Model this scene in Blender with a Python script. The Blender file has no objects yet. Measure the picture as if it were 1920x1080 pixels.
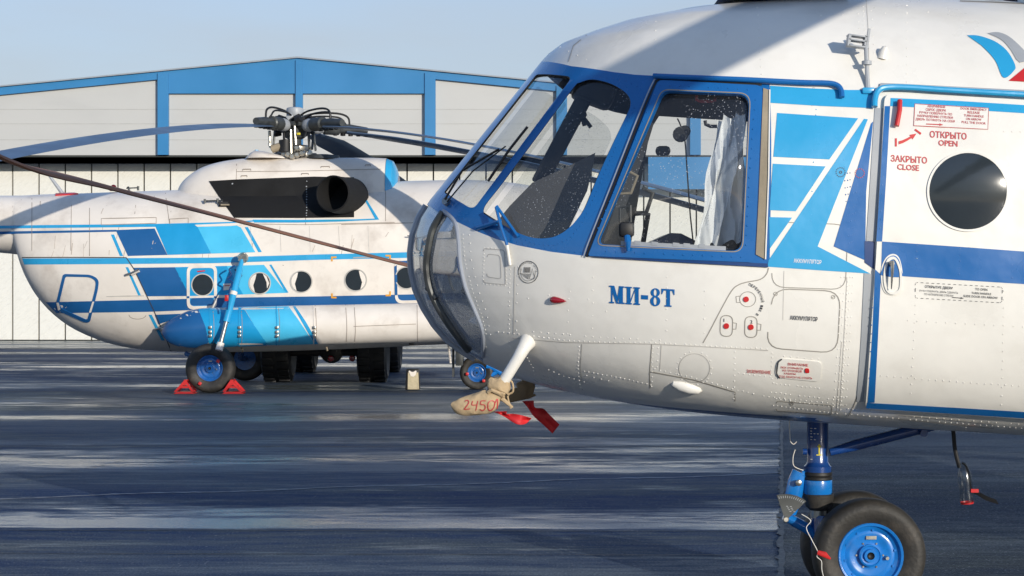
import bpy, bmesh, math, random
from mathutils import Vector, Matrix
from mathutils.bvhtree import BVHTree
random.seed(7)
R = math.radians
scene = bpy.context.scene
COL = scene.collection

# ------------------------------------------------------------------ camera, sky, sun, exposure
F = 3200.0                      # focal length in pixels of the 1920 wide photograph
CAM = Vector((0.0, 0.0, 1.7))
cam_d = bpy.data.cameras.new('camera'); cam_d.lens = 36.0 * F / 1920.0; cam_d.sensor_width = 36.0
cam_d.clip_start = 0.1; cam_d.clip_end = 4000.0
cam = bpy.data.objects.new('camera', cam_d); COL.objects.link(cam)
cam.location = CAM; cam.rotation_euler = (R(90), 0, 0)
scene.camera = cam

SUN_AZ, SUN_EL = R(32.0), R(12.0)     # to the right of and behind the camera, low
TO_SUN = Vector((math.sin(SUN_AZ) * math.cos(SUN_EL), -math.cos(SUN_AZ) * math.cos(SUN_EL), math.sin(SUN_EL)))
world = bpy.data.worlds.new('World'); scene.world = world; world.use_nodes = True
wn = world.node_tree.nodes; wl = world.node_tree.links
for n in list(wn): wn.remove(n)
wo = wn.new('ShaderNodeOutputWorld'); wb = wn.new('ShaderNodeBackground')
sky = wn.new('ShaderNodeTexSky'); sky.sky_type = 'NISHITA'; sky.sun_disc = False
sky.sun_elevation = SUN_EL; sky.sun_rotation = math.atan2(TO_SUN.x, TO_SUN.y)
sky.air_density = 1.0; sky.dust_density = 0.6; sky.ozone_density = 2.5
# thin high cloud veil
wtc = wn.new('ShaderNodeTexCoord'); wmp = wn.new('ShaderNodeMapping'); wmp.inputs['Scale'].default_value = (1.2, 1.2, 5.0)
wno = wn.new('ShaderNodeTexNoise'); wno.inputs['Scale'].default_value = 2.2; wno.inputs['Detail'].default_value = 6
wrm = wn.new('ShaderNodeMapRange'); wrm.inputs[1].default_value = 0.38; wrm.inputs[2].default_value = 0.75
wrm.inputs[3].default_value = 0.72; wrm.inputs[4].default_value = 1.0
wmx = wn.new('ShaderNodeMix'); wmx.data_type = 'RGBA'
wl.new(wtc.outputs['Generated'], wmp.inputs['Vector']); wl.new(wmp.outputs[0], wno.inputs['Vector'])
wsp = wn.new('ShaderNodeSeparateXYZ'); wl.new(wtc.outputs['Generated'], wsp.inputs[0])
wel = wn.new('ShaderNodeMapRange'); wel.inputs[1].default_value = 0.10; wel.inputs[2].default_value = 0.40; wel.inputs[3].default_value = 1.0; wel.inputs[4].default_value = 0.12
wl.new(wsp.outputs['Z'], wel.inputs[0])
wmu = wn.new('ShaderNodeMath'); wmu.operation = 'MULTIPLY'; wl.new(wrm.outputs[0], wmu.inputs[0]); wl.new(wel.outputs[0], wmu.inputs[1])
wl.new(wno.outputs['Fac'], wrm.inputs[0]); wl.new(wmu.outputs[0], wmx.inputs[0])
wti = wn.new('ShaderNodeMix'); wti.data_type = 'RGBA'; wti.blend_type = 'MULTIPLY'; wti.inputs[0].default_value = 1; wti.inputs[7].default_value = (0.86, 1.0, 1.22, 1)
wl.new(sky.outputs[0], wti.inputs[6]); wl.new(wti.outputs[2], wmx.inputs[6]); wmx.inputs[7].default_value = (2.92, 3.07, 3.22, 1)
wl.new(wmx.outputs[2], wb.inputs['Color'])
wb.inputs['Strength'].default_value = 0.15
wl.new(wb.outputs[0], wo.inputs['Surface'])
sd = bpy.data.lights.new('sun', 'SUN'); sd.energy = 3.2; sd.angle = R(0.5); sd.color = (1.0, 0.92, 0.80)
sun = bpy.data.objects.new('sun', sd); COL.objects.link(sun)
sun.rotation_euler = TO_SUN.to_track_quat('Z', 'Y').to_euler(); sun.location = (20, -30, 20)
scene.view_settings.view_transform = 'Standard'
scene.view_settings.look = 'None'
scene.view_settings.exposure = 0.25
scene.view_settings.gamma = 1.0
scene.cycles.max_bounces = 8
scene.cycles.transparent_max_bounces = 16

# ------------------------------------------------------------------ materials
def nodes_of(name):
    m = bpy.data.materials.new(name); m.use_nodes = True
    nt = m.node_tree
    return m, nt.nodes, nt.links, nt.nodes['Principled BSDF']

def make_mat(name, col, rough=0.5, metal=0.0, coat=0.0, var=0.08, vscale=3.0, bump=0.0, bscale=20.0, dirt=None, dirt_amt=0.0, dscale=1.5, stretch=(1, 1, 1), rvar=0.1):
    m, n, l, p = nodes_of(name)
    p.inputs['Roughness'].default_value = rough
    p.inputs['Metallic'].default_value = metal
    p.inputs['Coat Weight'].default_value = coat
    p.inputs['Coat Roughness'].default_value = 0.08
    tc = n.new('ShaderNodeTexCoord'); mp = n.new('ShaderNodeMapping'); mp.inputs['Scale'].default_value = stretch
    l.new(tc.outputs['Object'], mp.inputs['Vector'])
    no = n.new('ShaderNodeTexNoise'); no.inputs['Scale'].default_value = vscale; no.inputs['Detail'].default_value = 6
    l.new(mp.outputs[0], no.inputs['Vector'])
    mr = n.new('ShaderNodeMapRange'); mr.inputs[1].default_value = 0.3; mr.inputs[2].default_value = 0.7
    mr.inputs[3].default_value = 1 - var; mr.inputs[4].default_value = 1 + var
    l.new(no.outputs['Fac'], mr.inputs[0])
    mx = n.new('ShaderNodeMix'); mx.data_type = 'RGBA'; mx.blend_type = 'MULTIPLY'; mx.inputs[0].default_value = 1
    mx.inputs[6].default_value = (*col, 1); l.new(mr.outputs[0], mx.inputs[7])
    out = mx.outputs[2]
    if dirt:
        d = n.new('ShaderNodeTexNoise'); d.inputs['Scale'].default_value = dscale; d.inputs['Detail'].default_value = 8; d.inputs['Roughness'].default_value = 0.65
        l.new(mp.outputs[0], d.inputs['Vector'])
        dr = n.new('ShaderNodeMapRange'); dr.inputs[1].default_value = 0.5; dr.inputs[2].default_value = 0.8
        dr.inputs[3].default_value = 0; dr.inputs[4].default_value = dirt_amt
        l.new(d.outputs['Fac'], dr.inputs[0])
        dm = n.new('ShaderNodeMix'); dm.data_type = 'RGBA'
        l.new(dr.outputs[0], dm.inputs[0]); l.new(out, dm.inputs[6]); dm.inputs[7].default_value = (*dirt, 1)
        out = dm.outputs[2]
    l.new(out, p.inputs['Base Color'])
    rr = n.new('ShaderNodeMapRange'); rr.inputs[1].default_value = 0.3; rr.inputs[2].default_value = 0.7
    rr.inputs[3].default_value = max(0.02, rough - rvar); rr.inputs[4].default_value = min(1, rough + rvar)
    l.new(no.outputs['Fac'], rr.inputs[0]); l.new(rr.outputs[0], p.inputs['Roughness'])
    if bump:
        b = n.new('ShaderNodeBump'); b.inputs['Strength'].default_value = 1.0; b.inputs['Distance'].default_value = bump
        bn = n.new('ShaderNodeTexNoise'); bn.inputs['Scale'].default_value = bscale; bn.inputs['Detail'].default_value = 3
        l.new(mp.outputs[0], bn.inputs['Vector']); l.new(bn.outputs['Fac'], b.inputs['Height'])
        l.new(b.outputs[0], p.inputs['Normal'])
    return m

M = {}
M['white'] = make_mat('white_paint', (0.80, 0.775, 0.71), 0.32, coat=0.25, var=0.035, vscale=2.0, bump=0.012, bscale=2.6, dirt=(0.42, 0.38, 0.31), dirt_amt=0.22, dscale=3.5)
M['white_far'] = make_mat('weathered_white_paint', (0.80, 0.74, 0.66), 0.42, coat=0.1, var=0.06, vscale=1.5, bump=0.012, bscale=2.0, dirt=(0.33, 0.26, 0.2), dirt_amt=0.6, dscale=1.3)
M['blue'] = make_mat('royal_blue_paint', (0.008, 0.125, 0.385), 0.28, coat=0.4, var=0.06, bump=0.006, bscale=4)
M['navy'] = make_mat('navy_paint', (0.008, 0.045, 0.17), 0.35, coat=0.3)
M['light_blue'] = make_mat('light_blue_paint', (0.025, 0.345, 0.64), 0.3, coat=0.3, var=0.05, bump=0.006, bscale=4)
M['cyan'] = make_mat('sky_cyan_paint', (0.07, 0.50, 0.78), 0.34, coat=0.2, var=0.06)
M['mid_blue'] = make_mat('mid_blue_paint', (0.012, 0.31, 0.62), 0.34, coat=0.2, var=0.06)
M['deep_blue'] = make_mat('deep_blue_paint', (0.012, 0.105, 0.30), 0.36, coat=0.2, var=0.07)
M['gear_blue'] = make_mat('gloss_blue_paint', (0.007, 0.175, 0.56), 0.22, coat=0.6, var=0.08, vscale=9, dirt=(0.03, 0.05, 0.09), dirt_amt=0.4, dscale=8)
M['wheel_blue'] = make_mat('worn_wheel_blue', (0.009, 0.10, 0.34), 0.3, coat=0.3, var=0.15, vscale=8, dirt=(0.03, 0.035, 0.05), dirt_amt=0.6, dscale=7)
M['strut_navy'] = make_mat('gloss_navy_paint', (0.008, 0.05, 0.22), 0.22, coat=0.6, dirt=(0.02, 0.02, 0.03), dirt_amt=0.4, dscale=8)
M['black'] = make_mat('matt_black', (0.012, 0.012, 0.013), 0.55, var=0.3)
M['soot_black'] = make_mat('sooted_black', (0.004, 0.004, 0.0045), 0.85, var=0.3)
M['rubber'] = make_mat('tyre_rubber', (0.026, 0.024, 0.021), 0.62, var=0.2, vscale=6, bump=0.002, bscale=60, dirt=(0.12, 0.10, 0.08), dirt_amt=0.65, dscale=7)
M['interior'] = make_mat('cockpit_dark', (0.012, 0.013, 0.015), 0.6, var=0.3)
M['grey_panel'] = make_mat('dark_grey_panel', (0.035, 0.034, 0.036), 0.5, var=0.15)
M['grey'] = make_mat('grey_paint', (0.35, 0.37, 0.39), 0.4, var=0.1)
M['frame_grey'] = make_mat('glazing_frame_grey', (0.30, 0.33, 0.38), 0.35, var=0.1)
M['dark_grey'] = make_mat('dark_grey_metal', (0.06, 0.065, 0.065), 0.45, metal=0.3, var=0.3, vscale=8)
M['metal'] = make_mat('bare_metal', (0.45, 0.43, 0.38), 0.3, metal=0.9, var=0.2, vscale=8)
M['seal'] = make_mat('tan_rubber_seal', (0.30, 0.25, 0.175), 0.75, var=0.25, vscale=5, bump=0.003, bscale=25)
M['red'] = make_mat('red_paint', (0.55, 0.022, 0.022), 0.4, var=0.08)
M['red_text'] = make_mat('red_lettering', (0.50, 0.05, 0.055), 0.5)
M['dark_text'] = make_mat('dark_lettering', (0.05, 0.05, 0.055), 0.5)
M['white_text'] = make_mat('white_lettering', (0.75, 0.78, 0.8), 0.5)
M['red_lens'] = make_mat('red_lamp_lens', (0.28, 0.006, 0.012), 0.12, coat=0.8)
M['line'] = make_mat('panel_gap', (0.30, 0.28, 0.245), 0.7, var=0.3)
M['line_soft'] = make_mat('panel_seam', (0.50, 0.48, 0.44), 0.6, var=0.2)
M['cloth'] = make_mat('beige_canvas', (0.46, 0.34, 0.20), 0.9, var=0.15, vscale=14, bump=0.012, bscale=22)
M['cloth_shade'] = make_mat('shaded_canvas', (0.20, 0.145, 0.085), 0.9, var=0.2, vscale=14, bump=0.012, bscale=22)  # the same canvas with shade put into its colour
M['ribbon'] = make_mat('red_ribbon', (0.55, 0.012, 0.016), 0.65, var=0.15, vscale=10)
M['yellow'] = make_mat('yellow_paint', (0.65, 0.55, 0.03), 0.5)
M['orange'] = make_mat('orange_paint', (0.75, 0.35, 0.03), 0.5)
M['blade'] = make_mat('blade_blue_grey', (0.085, 0.13, 0.20), 0.4, var=0.12, vscale=2)
M['blade_dark'] = make_mat('blade_dark_edge', (0.03, 0.03, 0.045), 0.4, var=0.2)
M['blade_brown'] = make_mat('blade_brown', (0.29, 0.125, 0.06), 0.75, var=0.15, vscale=2)
M['silver_red'] = M['red']

def glass(name, tint, ior=1.5, drops=0.0, rough=0.02, sheen_mix=0.0):
    m = bpy.data.materials.new(name); m.use_nodes = True
    n, l = m.node_tree.nodes, m.node_tree.links
    for x in list(n): n.remove(x)
    o = n.new('ShaderNodeOutputMaterial'); t = n.new('ShaderNodeBsdfTransparent'); t.inputs[0].default_value = (*tint, 1)
    g = n.new('ShaderNodeBsdfGlossy'); g.inputs['Roughness'].default_value = rough
    lw = n.new('ShaderNodeLayerWeight'); lw.inputs[0].default_value = 0.5      # thin sheet: the same from both sides
    pw = n.new('ShaderNodeMath'); pw.operation = 'POWER'; l.new(lw.outputs['Facing'], pw.inputs[0]); pw.inputs[1].default_value = 5
    f0 = ((ior - 1) / (ior + 1)) ** 2 * 1.8
    fr = n.new('ShaderNodeMapRange'); fr.inputs[3].default_value = f0; fr.inputs[4].default_value = 1.0; l.new(pw.outputs[0], fr.inputs[0])
    mx = n.new('ShaderNodeMixShader'); l.new(fr.outputs[0], mx.inputs[0]); l.new(t.outputs[0], mx.inputs[1]); l.new(g.outputs[0], mx.inputs[2])
    fin = mx.outputs[0]
    if drops:
        tc = n.new('ShaderNodeTexCoord'); vo = n.new('ShaderNodeTexVoronoi'); vo.inputs['Scale'].default_value = 75
        l.new(tc.outputs['Object'], vo.inputs['Vector'])
        no = n.new('ShaderNodeTexNoise'); no.inputs['Scale'].default_value = 4; l.new(tc.outputs['Object'], no.inputs['Vector'])
        r1 = n.new('ShaderNodeMapRange'); r1.inputs[1].default_value = 0.24; r1.inputs[2].default_value = 0.12
        r1.inputs[3].default_value = 0; r1.inputs[4].default_value = 1; l.new(vo.outputs['Distance'], r1.inputs[0])
        r2 = n.new('ShaderNodeMapRange'); r2.inputs[1].default_value = 0.45; r2.inputs[2].default_value = 0.6
        r2.inputs[3].default_value = sheen_mix; r2.inputs[4].default_value = drops; l.new(no.outputs['Fac'], r2.inputs[0])
        mu = n.new('ShaderNodeMath'); mu.operation = 'MULTIPLY_ADD'; l.new(r1.outputs[0], mu.inputs[0]); l.new(r2.outputs[0], mu.inputs[1]); mu.inputs[2].default_value = sheen_mix  # pale haze painted in for missing bright reflections, besides the drops
        df = n.new('ShaderNodeBsdfDiffuse'); df.inputs[0].default_value = (0.55, 0.57, 0.6, 1)
        m2 = n.new('ShaderNodeMixShader'); l.new(mu.outputs[0], m2.inputs[0]); l.new(fin, m2.inputs[1]); l.new(df.outputs[0], m2.inputs[2])
        fin = m2.outputs[0]
    l.new(fin, o.inputs[0])
    return m
M['glass'] = glass('window_glass', (0.86, 0.88, 0.88), 1.5, 0.6, 0.02, 0.025)
M['nose_glass'] = glass('nose_glass', (0.80, 0.84, 0.86), 3.4, 0.55, 0.03, 0.24)
M['dark_glass'] = make_mat('dark_window_glass', (0.026, 0.034, 0.041), 0.10, var=0.1, coat=0.0, rvar=0.02)
M['plastic'] = glass('clear_plastic', (0.8, 0.82, 0.83), 1.6, 0.9, 0.15)

# ------------------------------------------------------------------ geometry helpers
def P(u, v, Y):
    return Vector(((u - 960.0) / F * Y, Y, 1.7 - (v - 540.0) / F * Y))

class Surf:
    def __init__(self, bms):
        vs, fs = [], []
        for bm in bms:
            o = len(vs); bm.verts.ensure_lookup_table()
            for i, v in enumerate(bm.verts): v.index = i
            vs += [v.co.copy() for v in bm.verts]
            fs += [[v.index + o for v in f.verts] for f in bm.faces]
        self.t = BVHTree.FromPolygons(vs, fs)
    def raw(self, u, v):
        d = Vector(((u - 960.0) / F, 1.0, -(v - 540.0) / F)).normalized()
        h = self.t.ray_cast(CAM, d)
        if h[0] is None: return None
        n = h[1] if h[1].dot(d) < 0 else -h[1]
        return h[0], n
    def hit(self, u, v, c=None):
        h = self.raw(u, v)
        if h: return h
        if c is None: c = (u, 540 if abs(v - 540) > 5 else 541)
        for k in range(1, 60):
            f = k / 60.0
            h = self.raw(u + (c[0] - u) * f, v + (c[1] - v) * f)
            if h: return h
        q = self.t.find_nearest(P(u, v, 9.3)); return q[0], q[1]

def cr(pts, k=6, closed=False):
    """Catmull-Rom through 2-D or 3-D points"""
    P_ = [Vector(p) for p in pts]; n = len(P_); out = []
    rng = n if closed else n - 1
    for i in range(rng):
        if closed: a, b, c, d = P_[i - 1], P_[i], P_[(i + 1) % n], P_[(i + 2) % n]
        else: a, b, c, d = P_[max(i - 1, 0)], P_[i], P_[i + 1], P_[min(i + 2, n - 1)]
        for j in range(k):
            t = j / k
            out.append(0.5 * ((2 * b) + (c - a) * t + (2 * a - 5 * b + 4 * c - d) * t * t + (3 * b - a - 3 * c + d) * t ** 3))
    if not closed: out.append(P_[-1])
    return out

def rrect(pts, r, k=5):
    """polygon with rounded corners"""
    out = []; n = len(pts)
    for i in range(n):
        a, b, c = Vector(pts[i - 1]), Vector(pts[i]), Vector(pts[(i + 1) % n])
        d1 = (a - b); d2 = (c - b)
        rr = min(r if not isinstance(r, (list, tuple)) else r[i], d1.length * 0.48, d2.length * 0.48)
        p1 = b + d1.normalized() * rr; p2 = b + d2.normalized() * rr
        for j in range(k + 1):
            t = j / k
            out.append(p1.lerp(b, t).lerp(b.lerp(p2, t), t))
    return out

def ell(cx, cy, rx, ry=None, n=36, rot=0.0, a0=0.0, a1=2 * math.pi):
    ry = rx if ry is None else ry; o = []
    m = n if abs(a1 - a0 - 2 * math.pi) < 1e-6 else n - 1
    for i in range(n):
        a = a0 + (a1 - a0) * i / m
        x, y = rx * math.cos(a), ry * math.sin(a)
        o.append((cx + x * math.cos(rot) - y * math.sin(rot), cy + x * math.sin(rot) + y * math.cos(rot)))
    return o

def wpos(o):
    p = Vector((0, 0, 0))
    while o is not None:
        p += o.location; o = o.parent
    return p

class Part:
    def __init__(self): self.bm = bmesh.new(); self.mats = []
    def mi(self, m):
        m = M[m] if isinstance(m, str) else m
        if m not in self.mats: self.mats.append(m)
        return self.mats.index(m)
    def face(self, vs, m, smooth=True):
        try: f = self.bm.faces.new(vs)
        except ValueError: return None
        f.material_index = self.mi(m); f.smooth = smooth
        return f
    def poly(self, pts, m): return self.face([self.bm.verts.new(p) for p in pts], m, False)
    def grid(self, rows, m, cu=False, cv=False):
        V = [[self.bm.verts.new(p) for p in r] for r in rows]
        nr, nc = len(V), len(V[0])
        for i in range(nr if cv else nr - 1):
            for j in range(nc if cu else nc - 1):
                self.face([V[i][j], V[i][(j + 1) % nc], V[(i + 1) % nr][(j + 1) % nc], V[(i + 1) % nr][j]], m)
        return V
    def tube(self, pts, r, m, seg=10, caps=True, flat=None):
        pts = [Vector(p) for p in pts]; n = len(pts)
        rs = r if isinstance(r, (list, tuple)) else [r] * n
        t0 = (pts[1] - pts[0]).normalized()
        up = Vector((0, 0, 1)) if abs(t0.z) < 0.9 else Vector((1, 0, 0))
        nx = t0.cross(up).normalized(); rows = []
        for i in range(n):
            t = (pts[min(i + 1, n - 1)] - pts[max(i - 1, 0)]).normalized()
            nx = (nx - t * nx.dot(t)).normalized(); ny = t.cross(nx)
            fx, fy = flat if flat else (1, 1)
            rows.append([pts[i] + (nx * math.cos(2 * math.pi * k / seg) * fx + ny * math.sin(2 * math.pi * k / seg) * fy) * rs[i] for k in range(seg)])
        V = self.grid(rows, m, cu=True)
        if caps:
            self.face(V[0][::-1], m, False); self.face(V[-1], m, False)
    def lathe(self, prof, org, axis, m, seg=40, xdir=None):
        """prof: (radius, height along axis[, material])"""
        a = Vector(axis).normalized(); org = Vector(org)
        x = a.cross(Vector((0, 0, 1)) if abs(a.z) < 0.9 else Vector((1, 0, 0))).normalized(); y = a.cross(x)
        V = []
        for p in prof:
            if p[0] < 1e-6: V.append([self.bm.verts.new(org + a * p[1])])
            else: V.append([self.bm.verts.new(org + a * p[1] + (x * math.cos(2 * math.pi * k / seg) + y * math.sin(2 * math.pi * k / seg)) * p[0]) for k in range(seg)])
        for i in range(len(V) - 1):
            A, B = V[i], V[i + 1]; mm = prof[i][2] if len(prof[i]) > 2 else m
            for k in range(seg):
                k2 = (k + 1) % seg
                if len(A) == 1 and len(B) == 1: continue
                if len(A) == 1: self.face([A[0], B[k2], B[k]], mm)
                elif len(B) == 1: self.face([A[k], A[k2], B[0]], mm)
                else: self.face([A[k], A[k2], B[k2], B[k]], mm)
    def box(self, c, s, m, rot=None, bev=0.0, taper=None):
        c = Vector(c); q = rot if rot is not None else Matrix.Identity(3)
        vs = []
        for z in (-1, 1):
            k = taper if (taper and z == 1) else 1.0
            for y in (-1, 1):
                for x in (-1, 1):
                    vs.append(self.bm.verts.new(c + q @ Vector((x * s[0] / 2 * k, y * s[1] / 2 * k, z * s[2] / 2))))
        fs = [self.face([vs[i] for i in q_], m, False) for q_ in ((0, 2, 3, 1), (4, 5, 7, 6), (0, 1, 5, 4), (2, 6, 7, 3), (0, 4, 6, 2), (1, 3, 7, 5))]
        if bev:
            es = list({e for f in fs for e in f.edges})
            r = bmesh.ops.bevel(self.bm, geom=es, offset=bev, segments=2, affect='EDGES', profile=0.5)
            for f in r['faces']: f.material_index = self.mi(m)
    def bar(self, a, b, w, h, m, bev=0.0):
        a, b = Vector(a), Vector(b); d = (b - a); q = d.to_track_quat('X', 'Z').to_matrix()
        self.box((a + b) / 2, (d.length, w, h), m, q, bev)
    def prism(self, pts, Y0, Y1, m):
        """outline given as (X, Z) pairs, extruded along Y"""
        a = [self.bm.verts.new((p[0], Y0, p[1])) for p in pts]; b = [self.bm.verts.new((p[0], Y1, p[1])) for p in pts]
        n = len(pts)
        self.face(a, m, False); self.face(b[::-1], m, False)
        for i in range(n): self.face([a[i], b[i], b[(i + 1) % n], a[(i + 1) % n]], m, False)
    def _put(self, tmp, surf, m, off, th, c):
        mp = {}; cam = CAM
        for v in tmp.verts:
            h, n = surf.hit(v.co.x, v.co.y, c)
            mp[v] = (self.bm.verts.new(h + n * off), h, n)
        for f in tmp.faces:
            vs = [mp[v][0] for v in f.verts]
            nf = self.face(vs, m)
            if nf:
                nf.normal_update()
                if nf.normal.dot(cam - nf.calc_center_median()) < 0: nf.normal_flip()
        if th:
            lo = {}
            for e in tmp.edges:
                if len(e.link_faces) == 1:
                    q = []
                    for v in e.verts:
                        if v not in lo: lo[v] = (self.bm.verts.new(mp[v][0].co), self.bm.verts.new(mp[v][1] + mp[v][2] * (off - th)))
                        q.append(lo[v])
                    nf = self.face([q[0][0], q[1][0], q[1][1], q[0][1]], m, False)
    def patch(self, surf, pts, m, off=0.002, step=12, th=0.0):
        pts = [Vector((p[0], p[1])) for p in pts]
        tmp = bmesh.new()
        vs = []
        for p in pts:
            if not vs or (Vector((vs[-1].co.x, vs[-1].co.y)) - p).length > 0.05: vs.append(tmp.verts.new((p.x, p.y, 0)))
        if (vs[0].co - vs[-1].co).length < 0.05: tmp.verts.remove(vs.pop())
        f = tmp.faces.new(vs); f.normal_update()
        bmesh.ops.triangulate(tmp, faces=[f])
        for ax in (0, 1):
            lo = min(p[ax] for p in pts); hi = max(p[ax] for p in pts)
            k = math.floor(lo / step) + 1
            while k * step < hi:
                co = Vector((0, 0, 0)); co[ax] = k * step + 0.013; no = Vector((0, 0, 0)); no[ax] = 1
                bmesh.ops.bisect_plane(tmp, geom=tmp.verts[:] + tmp.edges[:] + tmp.faces[:], dist=1e-4, plane_co=co, plane_no=no)
                k += 1
        c = (sum(p.x for p in pts) / len(pts), sum(p.y for p in pts) / len(pts))
        self._put(tmp, surf, m, off, th, c); tmp.free()
    def ring(self, surf, outer, inner, m, off=0.002, k=2, th=0.0, step=14):
        """band between two loops with the same number of points"""
        o_, i_ = [], []; n = len(outer)
        for i in range(n):
            a, b = Vector(outer[i][:2]), Vector(outer[(i + 1) % n][:2]); c, d = Vector(inner[i][:2]), Vector(inner[(i + 1) % n][:2])
            s = max(1, int((b - a).length / step))
            for j in range(s): o_.append(a.lerp(b, j / s)); i_.append(c.lerp(d, j / s))
        tmp = bmesh.new(); rows = []
        for j in range(k + 1): rows.append([tmp.verts.new((*o.lerp(i, j / k), 0)) for o, i in zip(o_, i_)])
        n = len(o_)
        for j in range(k):
            for i in range(n): tmp.faces.new([rows[j][i], rows[j][(i + 1) % n], rows[j + 1][(i + 1) % n], rows[j + 1][i]])
        c = (sum(p.x for p in i_) / n, sum(p.y for p in i_) / n)
        self._put(tmp, surf, m, off, th, c); tmp.free()
    def stroke(self, surf, pts, w, m, off=0.002, closed=False, step=12, dash=None):
        """a painted or recessed line w pixels wide along pts"""
        p = [Vector((q[0], q[1])) for q in pts]
        if closed: p.append(p[0])
        s = [p[0]]
        for a, b in zip(p, p[1:]):
            n = max(1, int((b - a).length / step))
            for j in range(1, n + 1): s.append(a.lerp(b, j / n))
        n = len(s); tmp = bmesh.new(); L, Rr = [], []
        for i in range(n):
            if closed and i in (0, n - 1): t = (s[1] - s[0]).normalized() + (s[-1] - s[-2]).normalized()
            else: t = s[min(i + 1, n - 1)] - s[max(i - 1, 0)]
            t.normalize(); q = Vector((-t.y, t.x)) * w / 2
            L.append(tmp.verts.new((*(s[i] + q), 0))); Rr.append(tmp.verts.new((*(s[i] - q), 0)))
        for i in range(n - 1):
            if dash and i % 2: continue
            tmp.faces.new([L[i], L[i + 1], Rr[i + 1], Rr[i]])
        for v in list(tmp.verts):
            if not v.link_faces: tmp.verts.remove(v)
        self._put(tmp, surf, m, off, 0, (sum(q.x for q in s) / n, sum(q.y for q in s) / n)); tmp.free()
    def text(self, surf, body, u, v, h, m, width=None, slope=0.062, off=0.0035, bold=0.018, align='LEFT', rot=0.0, vrot=0.0):
        c = bpy.data.curves.new('lettering', 'FONT'); c.body = body; c.offset = bold; c.resolution_u = 2
        o = bpy.data.objects.new('lettering', c); COL.objects.link(o)
        me = bpy.data.meshes.new_from_object(o.evaluated_get(bpy.context.evaluated_depsgraph_get()))
        bpy.data.objects.remove(o); bpy.data.curves.remove(c)
        xs = [q.co.x for q in me.vertices]; ys = [q.co.y for q in me.vertices]
        if not xs: return
        x0, x1, y0, y1 = min(xs), max(xs), min(ys), max(ys)
        sy = h / max(1e-6, 0.70); sx = (width / (x1 - x0)) if width else sy
        if align == 'CENTER': u = u - sx * (x1 - x0) / 2
        ca, sa = math.cos(rot), math.sin(rot)
        tmp = bmesh.new(); tv = []
        for q in me.vertices:
            X = (q.co.x - x0) * sx; Y_ = -q.co.y * sy
            if rot: X, Y_ = X * ca - Y_ * sa, X * sa + Y_ * ca
            tv.append(tmp.verts.new((u + X - Y_ * 0 - (-Y_) * (-vrot), v + Y_ + X * slope, 0)))
        for f in me.polygons:
            try: tmp.faces.new([tv[i] for i in f.vertices])
            except ValueError: pass
        bpy.data.meshes.remove(me)
        self._put(tmp, surf, m, off, 0, (u, v)); tmp.free()
    def rivets(self, surf, pts, m, pitch=9.0, r=0.0038, h=0.0024, off=0.001, seg=6, jit=0.4):
        p = [Vector(q) for q in pts]; d = 0.0; nxt = 0.0
        for a, b in zip(p, p[1:]):
            L = (b - a).length
            while nxt <= d + L:
                q = a.lerp(b, (nxt - d) / L)
                if random.random() > .05: self.rivet(surf, q.x + random.uniform(-jit, jit), q.y + random.uniform(-jit, jit), m, r * random.uniform(.8, 1.1), h * random.uniform(.5, 1.1), off, seg)
                nxt += pitch
            d += L
    def rivet(self, surf, u, v, m, r=0.0045, h=0.0028, off=0.001, seg=6):
        hit = surf.raw(u, v)
        if not hit: return
        c, n = hit; x = n.cross(Vector((0, 0, 1))).normalized(); y = n.cross(x)
        base = [self.bm.verts.new(c + n * (off - 0.001) + (x * math.cos(k * 2 * math.pi / seg) + y * math.sin(k * 2 * math.pi / seg)) * r) for k in range(seg)]
        top = [self.bm.verts.new(c + n * (off + h * 0.75) + (x * math.cos(k * 2 * math.pi / seg) + y * math.sin(k * 2 * math.pi / seg)) * r * 0.6) for k in range(seg)]
        ap = self.bm.verts.new(c + n * (off + h))
        for k in range(seg):
            k2 = (k + 1) % seg
            self.face([base[k], base[k2], top[k2], top[k]], m); self.face([top[k], top[k2], ap], m)
    def add_mesh(self, me, mats):
        """append a mesh that is in world coordinates"""
        idx = [self.mi(m) for m in mats]
        o = len(self.bm.verts)
        vs = [self.bm.verts.new(v.co) for v in me.vertices]
        for f in me.polygons:
            try: nf = self.bm.faces.new([vs[i] for i in f.vertices])
            except ValueError: continue
            nf.material_index = idx[f.material_index]; nf.smooth = True
    def build(self, name, parent=None, sharp=35.0, recalc=False, label=None):
        if recalc: bmesh.ops.recalc_face_normals(self.bm, faces=self.bm.faces[:])
        me = bpy.data.meshes.new(name)
        if parent is not None: bmesh.ops.translate(self.bm, verts=self.bm.verts[:], vec=-wpos(parent))
        self.bm.to_mesh(me); self.bm.free()
        for m in self.mats: me.materials.append(m)
        if sharp is not None: me.set_sharp_from_angle(angle=R(sharp))
        o = bpy.data.objects.new(name, me); COL.objects.link(o)
        if parent is not None: o.parent = parent
        if label: o['label'] = label
        return o

def tag(o, label=None, cat=None, group=None, kind=None):
    if label: o['label'] = label
    if cat: o['category'] = cat
    if group: o['group'] = group
    if kind: o['kind'] = kind
    return o

def thing(name, loc, label, cat, group=None):
    o = bpy.data.objects.new(name, None); COL.objects.link(o); o.location = loc; o.empty_display_size = 0.3
    bpy.context.view_layer.update()
    return tag(o, label, cat, group)

def structure(p, name, parent=None):
    o = p.build(name, parent); o['kind'] = 'structure'
    return o

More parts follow.
